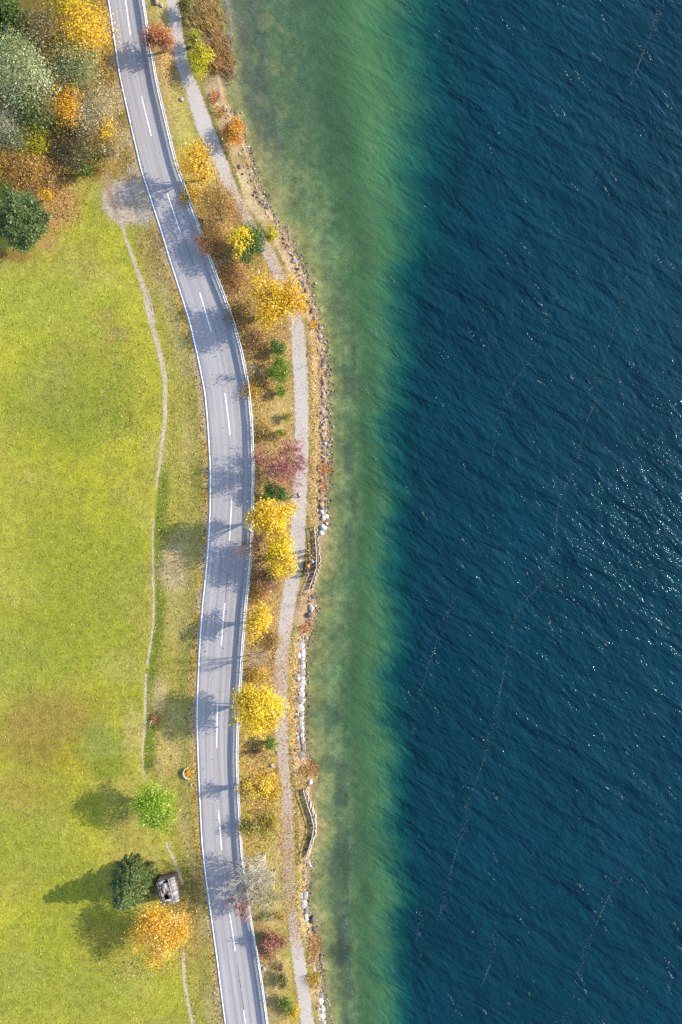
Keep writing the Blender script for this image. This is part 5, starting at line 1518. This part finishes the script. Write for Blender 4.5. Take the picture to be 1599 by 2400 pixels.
# ------------------------------------------------------------------ old hut
def hut():
    zt = 2.3
    x, y, _ = P(390, 2094, zt)
    ang = math.atan2(-(2120 - 2066), (399 - 386.5)) + math.pi / 2      # long axis
    root = empty("hut", (x, y, gz(x, y)), "old grey hut with patched board roof and a black hole in it", "hut", None, ang)
    W, L, H = 2.5, 3.3, 1.9
    r = np.random.default_rng(6)
    for nm, c, s in (("wall", (-W / 2, 0, H / 2), (.16, L, H)), ("wall", (W / 2, 0, H / 2), (.16, L, H)), ("wall", (0, -L / 2, H / 2), (W - .17, .16, H)), ("wall", (0, L / 2, H / 2), (W - .17, .16, H))):
        mb = MB()
        horizontal = s[0] > s[1]
        nb = int((s[0] if horizontal else s[1]) / .2)
        for k in range(nb):
            t = (k + .5) / nb - .5
            cc = (c[0] + t * s[0], c[1], c[2]) if horizontal else (c[0], c[1] + t * s[1], c[2])
            mb.box(cc, (s[0] / nb * .96, s[1] * r.uniform(.8, 1), s[2]) if horizontal else (s[0] * r.uniform(.8, 1), s[1] / nb * .96, s[2]), col=A(150, 136, 130) * r.uniform(.7, 1.1))
        mb.build(nm, M_WOOD, root)
    mb = MB(); mb.box((0, 0, .03), (W - .2, L - .2, .06), col=A(70, 60, 52)); mb.build("floor", M_WOOD, root)
    # gable ends
    rx, zr = .62, H + .32                                               # ridge off centre toward the road
    for sy in (-1, 1):
        mb = MB()
        yv = sy * (L / 2)
        V = [(-W / 2, yv - .06, H), (W / 2, yv - .06, H), (rx, yv - .06, zr - .08), (rx, yv - .06, zr - .08), (-W / 2, yv + .06, H), (W / 2, yv + .06, H), (rx, yv + .06, zr - .08), (rx, yv + .06, zr - .08)]
        mb.raw(V, [[0, 1, 2, 3], [7, 6, 5, 4], [0, 4, 5, 1], [1, 5, 6, 2], [2, 6, 4, 0]], A(120, 108, 112))
        mb.build("gable", M_WOOD, root)
    # roof boards, some split or missing
    for side, x0, x1, z0, z1, base in ((0, -W / 2 - .18, rx, H - .08, zr, A(180, 166, 162)), (1, rx, W / 2 + .2, zr, H - .10, A(200, 192, 192))):  # slope facing the sun has its brighter light put into the board colour
        mb = MB()
        nb = 15
        slope = math.atan2(z1 - z0, x1 - x0); ln = math.hypot(x1 - x0, z1 - z0)
        for k in range(nb):
            yv = -L / 2 - .2 + (k + .5) * (L + .4) / nb
            segs = [(0, 1)]
            if side == 0:
                if 3 <= k <= 5: segs = [(0, .40), (.72, 1)]             # the hole
                elif k == 13: segs = [(0, .55)]
                elif k == 14: segs = [(.15, .7)]
                elif r.random() < .5: q = r.uniform(.3, .7); segs = [(0, q), (q + .01, 1)]
            for a, b in segs:
                t = (a + b) / 2
                cc = (x0 + (x1 - x0) * t, yv + r.normal(0, .01), z0 + (z1 - z0) * t + r.uniform(.0, .03))
                ca, sa = math.cos(slope), math.sin(slope)
                R = np.array([[ca, 0, -sa], [0, 1, 0], [sa, 0, ca]])
                pick = r.random()
                col = base * r.uniform(.62, 1.1) if pick < .75 else (A(232, 224, 222) if pick < .88 else A(130, 108, 98))
                mb.box(cc, (ln * (b - a), (L + .4) / nb * .95, .035), col=col, R=R)
        if side == 0:
            for t, yv, w, l, cl in ((.62, .95, .62, .75, A(236, 228, 212)), (.48, .35, .35, 1.1, A(214, 194, 174)), (.25, -.1, .12, .9, A(230, 222, 220)), (.8, -.3, .5, .4, A(196, 178, 170))):
                ca, sa = math.cos(slope), math.sin(slope)
                mb.box((x0 + (x1 - x0) * t, yv, z0 + (z1 - z0) * t + .07), (w, l, .03), col=cl, R=np.array([[ca, 0, -sa], [0, 1, 0], [sa, 0, ca]]))
        mb.build("roof", M_WOOD, root)
    mb = MB(); mb.tube([(rx, -L / 2 - .2, zr + .03), (rx, L / 2 + .2, zr + .05)], .06, 6, A(220, 210, 210)); mb.build("ridge_beam", M_WOOD, root)


hut()


# ------------------------------------------------------------------ bench and people
def bench():
    x, y, _ = P(718, 1328, -.1)
    rz = -.17
    root = empty("bench", (x, y, gz(x, y)), "red brown wooden bench facing the lake inside the fence bend", "bench", None, rz)
    c = A(196, 120, 96)
    mb = MB()
    for k in range(4): mb.box((.12 + k * .115, 0, .44), (.10, 1.8, .04), col=c * random.uniform(.85, 1.1))
    mb.build("seat", M_WOOD, root)
    mb = MB()
    for k in range(3): mb.box((-.02 - k * .035, 0, .60 + k * .13), (.035, 1.8, .11), col=A(220, 150, 130) * random.uniform(.9, 1.1))
    mb.build("backrest", M_WOOD, root)
    for s in (-.7, .7):
        mb = MB(); mb.box((.08, s, .21), (.08, .08, .42), col=c * .6); mb.box((.46, s, .21), (.08, .08, .42), col=c * .6); mb.box((.27, s, .40), (.44, .07, .05), col=c * .6)
        mb.tube([(.04, s, .40), (-.11, s, .95)], .03, 5, c * .6)
        mb.build("leg", M_WOOD, root)
    return root


bench()


def skinned(name, verts, edges, mat, col, parent=None, sub=1, root_i=0):
    me = bpy.data.meshes.new(name)
    me.from_pydata([v[:3] for v in verts], edges, [])
    o = bpy.data.objects.new(name, me)
    link(o, parent)
    sk = o.modifiers.new("skin", 'SKIN')
    sk.use_smooth_shade = True
    for i, v in enumerate(verts):
        d = me.skin_vertices[0].data[i]
        rr = v[3]
        d.radius = rr if isinstance(rr, tuple) else (rr, rr)
        d.use_root = (i == root_i)
    o.modifiers.new("sub", 'SUBSURF').levels = sub
    o.modifiers["sub"].render_levels = sub
    m = bpy.data.materials.get("flat_" + str(tuple(int(c * 1000) for c in col)) + mat.name)
    if m is None:
        m, nt, out = new_mat("flat_" + str(tuple(int(c * 1000) for c in col)) + mat.name)
        b = N(nt, "ShaderNodeBsdfPrincipled"); b.inputs["Roughness"].default_value = .85; b.inputs["Specular IOR Level"].default_value = .2
        cc = nt.nodes.new("ShaderNodeRGB"); cc.outputs[0].default_value = (*[float(q) for q in col], 1)
        nt.links.new(scale_col(nt, cc.outputs[0], noise_(nt, obj_(nt), 9, 3, .6, .88, 1.1)), b.inputs["Base Color"])
        nt.links.new(b.outputs[0], out.inputs[0])
    me.materials.append(m)
    return o


def person(label, px, py, heading, pose, skin=(226, 176, 150), top=(240, 240, 244), legs=(60, 60, 80), hair=(70, 50, 40), hat=None, seat=None, zref=.4, extra=None, height=1.0):
    """heading in radians, counted from +Y to the left; the figure faces its local +Y"""
    x, y, _ = P(px, py, zref)
    zb = gz(x, y)
    S = {}
    if pose == 'sit':
        ph = .52; dz = ph - .92
        S = dict(hipL=(-.10, .03, .50), kneeL=(-.13, .46, .50), ankL=(-.13, .50, .09), toeL=(-.14, .66, .05), hipR=(.10, .03, .50), kneeR=(.12, .46, .51), ankR=(.14, .44, .09), toeR=(.15, .60, .05))
        arm = dict(elL=(-.25, .10, .82), wrL=(-.16, .32, .66), elR=(.25, .10, .82), wrR=(.15, .33, .66))
    elif pose == 'walk':
        dz = -.02
        S = dict(hipL=(-.10, 0, .87), kneeL=(-.10, .22, .50), ankL=(-.10, .30, .09), toeL=(-.10, .46, .06), hipR=(.10, 0, .87), kneeR=(.10, -.04, .46), ankR=(.10, -.32, .13), toeR=(.10, -.20, .04))
        arm = dict(elL=(-.27, -.12, 1.12), wrL=(-.25, .0, .90), elR=(.26, .14, 1.13), wrR=(.23, .34, 1.0))
    else:
        dz = 0
        S = dict(hipL=(-.10, 0, .88), kneeL=(-.11, .02, .48), ankL=(-.12, -.02, .09), toeL=(-.15, .14, .04), hipR=(.10, 0, .88), kneeR=(.11, .03, .48), ankR=(.13, -.01, .09), toeR=(.17, .15, .04))
        arm = dict(elL=(-.28, -.02, 1.13), wrL=(-.20, .22, 1.02), elR=(.28, -.03, 1.13), wrR=(.27, .08, .88))
    fx = .03 if pose != 'walk' else .07
    V = [(0, 0, .92 + dz, .12), (0, fx * .4, 1.10 + dz, .115), (0, fx, 1.30 + dz, (.15, .11)), (0, fx + .01, 1.46 + dz, .06), (0, fx + .03, 1.535 + dz, (.088, .098)), (0, fx + .025, 1.62 + dz, (.115, .132)), (0, fx + .015, 1.70 + dz, (.10, .118)), (0, fx + .155, 1.60 + dz, .018)]
    E = [(0, 1), (1, 2), (2, 3), (3, 4), (4, 5), (5, 6), (5, 7)]
    for s in (-1, 1):
        V.append((s * .105, fx + .02, 1.61 + dz, .02)); E.append((5, len(V) - 1))
    idx = {}
    for sd, s in (('L', -1), ('R', 1)):
        def av(p, r, a):
            V.append((*p, r)); E.append((a, len(V) - 1)); return len(V) - 1
        sh = av((s * .18, fx, 1.38 + dz), .062, 2)
        el = tuple(np.array(arm['el' + sd]) + (0, fx, dz)); wr = tuple(np.array(arm['wr' + sd]) + (0, fx, dz))
        e = av(el, .042, sh); w = av(wr, .028, e)
        d = np.array(wr) - np.array(el); d /= np.linalg.norm(d)
        palm = np.array(wr) + d * .055; pi = av(tuple(palm), (.036, .02), w)
        lat = np.cross(d, (0, 0, 1.0)); lat /= np.linalg.norm(lat) + 1e-6
        for k, (o_, ln) in enumerate(((-.032, .062), (-.011, .075), (.011, .070), (.032, .055))):
            f1 = av(tuple(palm + lat * o_ + d * .045), .0095, pi); f2 = av(tuple(palm + lat * o_ * 1.1 + d * (.045 + ln * .55) - np.array([0, 0, .012])), .0085, f1)
            av(tuple(palm + lat * o_ * 1.1 + d * (.045 + ln * .85) - np.array([0, 0, .032])), .007, f2)
        t1 = av(tuple(palm - lat * s * .045 + d * .0), .011, pi); av(tuple(palm - lat * s * .062 + d * .04), .009, t1)
        h = av(S['hip' + sd], .088, 0); k_ = av(S['knee' + sd], .058, h); an = av(S['ank' + sd], .038, k_); av(S['toe' + sd], .034, an)
        idx[sd] = (sh, e, w, h, k_, an)
    body = skinned("person", V, E, M_SKIN, A(*skin))
    body.location = (x, y, zb if seat is None else zb + seat)
    body.rotation_euler = (0, 0, heading)
    body.scale = (height,) * 3
    tag(body, label, "person")

    def cloth(name, path, col, grow, sub=1, more=()):
        vs, es, mp = [], [], {}
        for a, b in path:
            for q in (a, b):
                if q not in mp:
                    mp[q] = len(vs); rr = V[q][3]; rr = rr if isinstance(rr, tuple) else (rr, rr)
                    vs.append((*V[q][:3], (rr[0] * grow + .012, rr[1] * grow + .012)))
            es.append((mp[a], mp[b]))
        for a, p, rr in more:
            vs.append((*p, rr)); es.append((mp[a], len(vs) - 1))
        return skinned(name, vs, es, M_CLOTH, A(*col), body, sub)
    shL, eL, wL, hL, kL, aL = idx['L']; shR, eR, wR, hR, kR, aR = idx['R']
    cloth("jacket", [(0, 1), (1, 2), (2, shL), (2, shR), (shL, eL), (eL, wL), (shR, eR), (eR, wR)], top, 1.14, more=[(0, (0, 0, .82 + dz), (.15, .13)), (2, (0, fx + .005, 1.435 + dz), (.085, .08))])
    cloth("trousers", [(0, hL), (0, hR), (hL, kL), (kL, aL), (hR, kR), (kR, aR)], legs, 1.12, more=[(0, (0, fx * .3, 1.04 + dz), (.125, .11))])
    for aa, tt in ((aL, aL + 1), (aR, aR + 1)):
        cloth("shoe", [(aa, tt)], (50, 44, 44), 1.15)
    hd = V[5]
    mb = MB()
    rr = np.linspace(0, math.pi * .50, 5)
    u = np.linspace(0, 2 * math.pi, 12, endpoint=False)
    def cap(R, z0, col, nm, brim=None):
        ring = np.array([[(math.sin(t) * math.cos(q) * R, math.sin(t) * math.sin(q) * R * 1.12 - .02, math.cos(t) * R + z0) for q in u] for t in rr[1:]])
        vv = np.vstack([ring.reshape(-1, 3), [[0, -.012, R + z0]]]) + np.array([hd[0], hd[1], hd[2]])
        ff = []
        for a in range(3):
            for b in range(12):
                ff.append([a * 12 + b, (a + 1) * 12 + b, (a + 1) * 12 + (b + 1) % 12, a * 12 + (b + 1) % 12])
        for b in range(0, 12, 2): ff.append([48, b, (b + 1) % 12, (b + 2) % 12])
        m2 = MB(); m2.raw(vv, ff, A(*col))
        if brim:
            rg = [np.stack([np.cos(u) * q + hd[0], np.sin(u) * q * 1.05 + hd[1] - .01, np.full(12, hd[2] + .035 - .02 * (q > .11))], 1) for q in (.10, brim)]
            m2.raw(np.vstack(rg), [[b, 12 + b, 12 + (b + 1) % 12, (b + 1) % 12] for b in range(12)], A(*col))
        return m2.build(nm, M_CLOTH, body, True)
    cap(.112, .022, hair, "hair")
    if hat: cap(.126, .026, hat, "hat", .23)
    mb = MB()
    for s_ in (-1, 1): mb.tube([(hd[0] + s_ * .038, hd[1] + .090, hd[2] + .012), (hd[0] + s_ * .038, hd[1] + .118, hd[2] + .010)], [.016, .010], 6, A(60, 50, 46))
    mb.build("eyes", M_CLOTH, body)
    mb = MB(); mb.box((hd[0], hd[1] + .098, hd[2] - .066), (.045, .022, .012), col=A(170, 96, 90)); mb.build("mouth", M_CLOTH, body)
    if extra: extra(body, V, dz)
    return body


def backpack(col):
    def f(body, V, dz):
        mb = MB()
        mb.box((0, -.17, 1.22 + dz), (.30, .18, .44), col=A(*col)); mb.box((0, -.275, 1.14 + dz), (.22, .06, .22), col=A(*col) * .8)
        for s in (-.09, .09): mb.box((s, .0, 1.40 + dz), (.05, .34, .03), col=A(*col) * .6)
        mb.build("backpack", M_CLOTH, body)
    return f


person("person in white top with red backpack walking up the footpath", 700, 1161, .05, 'walk', top=(250, 250, 252), legs=(70, 60, 70), hair=(60, 48, 44), extra=backpack((206, 40, 60)))
person("person with pale headwear and black jacket standing above the bench", 722, 1290, -1.2, 'stand', top=(50, 46, 56), legs=(70, 80, 96), hair=(226, 190, 184))
person("person in dark navy clothes standing beside the fence above the bench", 729, 1301, -1.8, 'stand', top=(44, 50, 84), legs=(50, 52, 70), hair=(206, 180, 130))
person("person in blue and white standing at the end of the bench", 731, 1316, 1.3, 'stand', top=(196, 204, 246), legs=(60, 70, 140), hair=(60, 60, 120), extra=backpack((246, 246, 255)))
person("person in orange red jacket and yellow sun hat sitting on the bench", 722, 1326, -1.57 - .17, 'sit', top=(226, 110, 70), legs=(120, 60, 70), hair=(60, 40, 20), hat=(244, 206, 90), seat=-.02)
person("person in dark clothes sitting at the lower end of the bench", 719.5, 1337, -1.57 - .17, 'sit', top=(70, 66, 86), legs=(60, 56, 74), hair=(60, 46, 44), seat=-.02)
person("person in violet top standing below the bench", 721, 1347, -1.0, 'stand', top=(150, 130, 206), legs=(70, 60, 90), hair=(70, 60, 100))
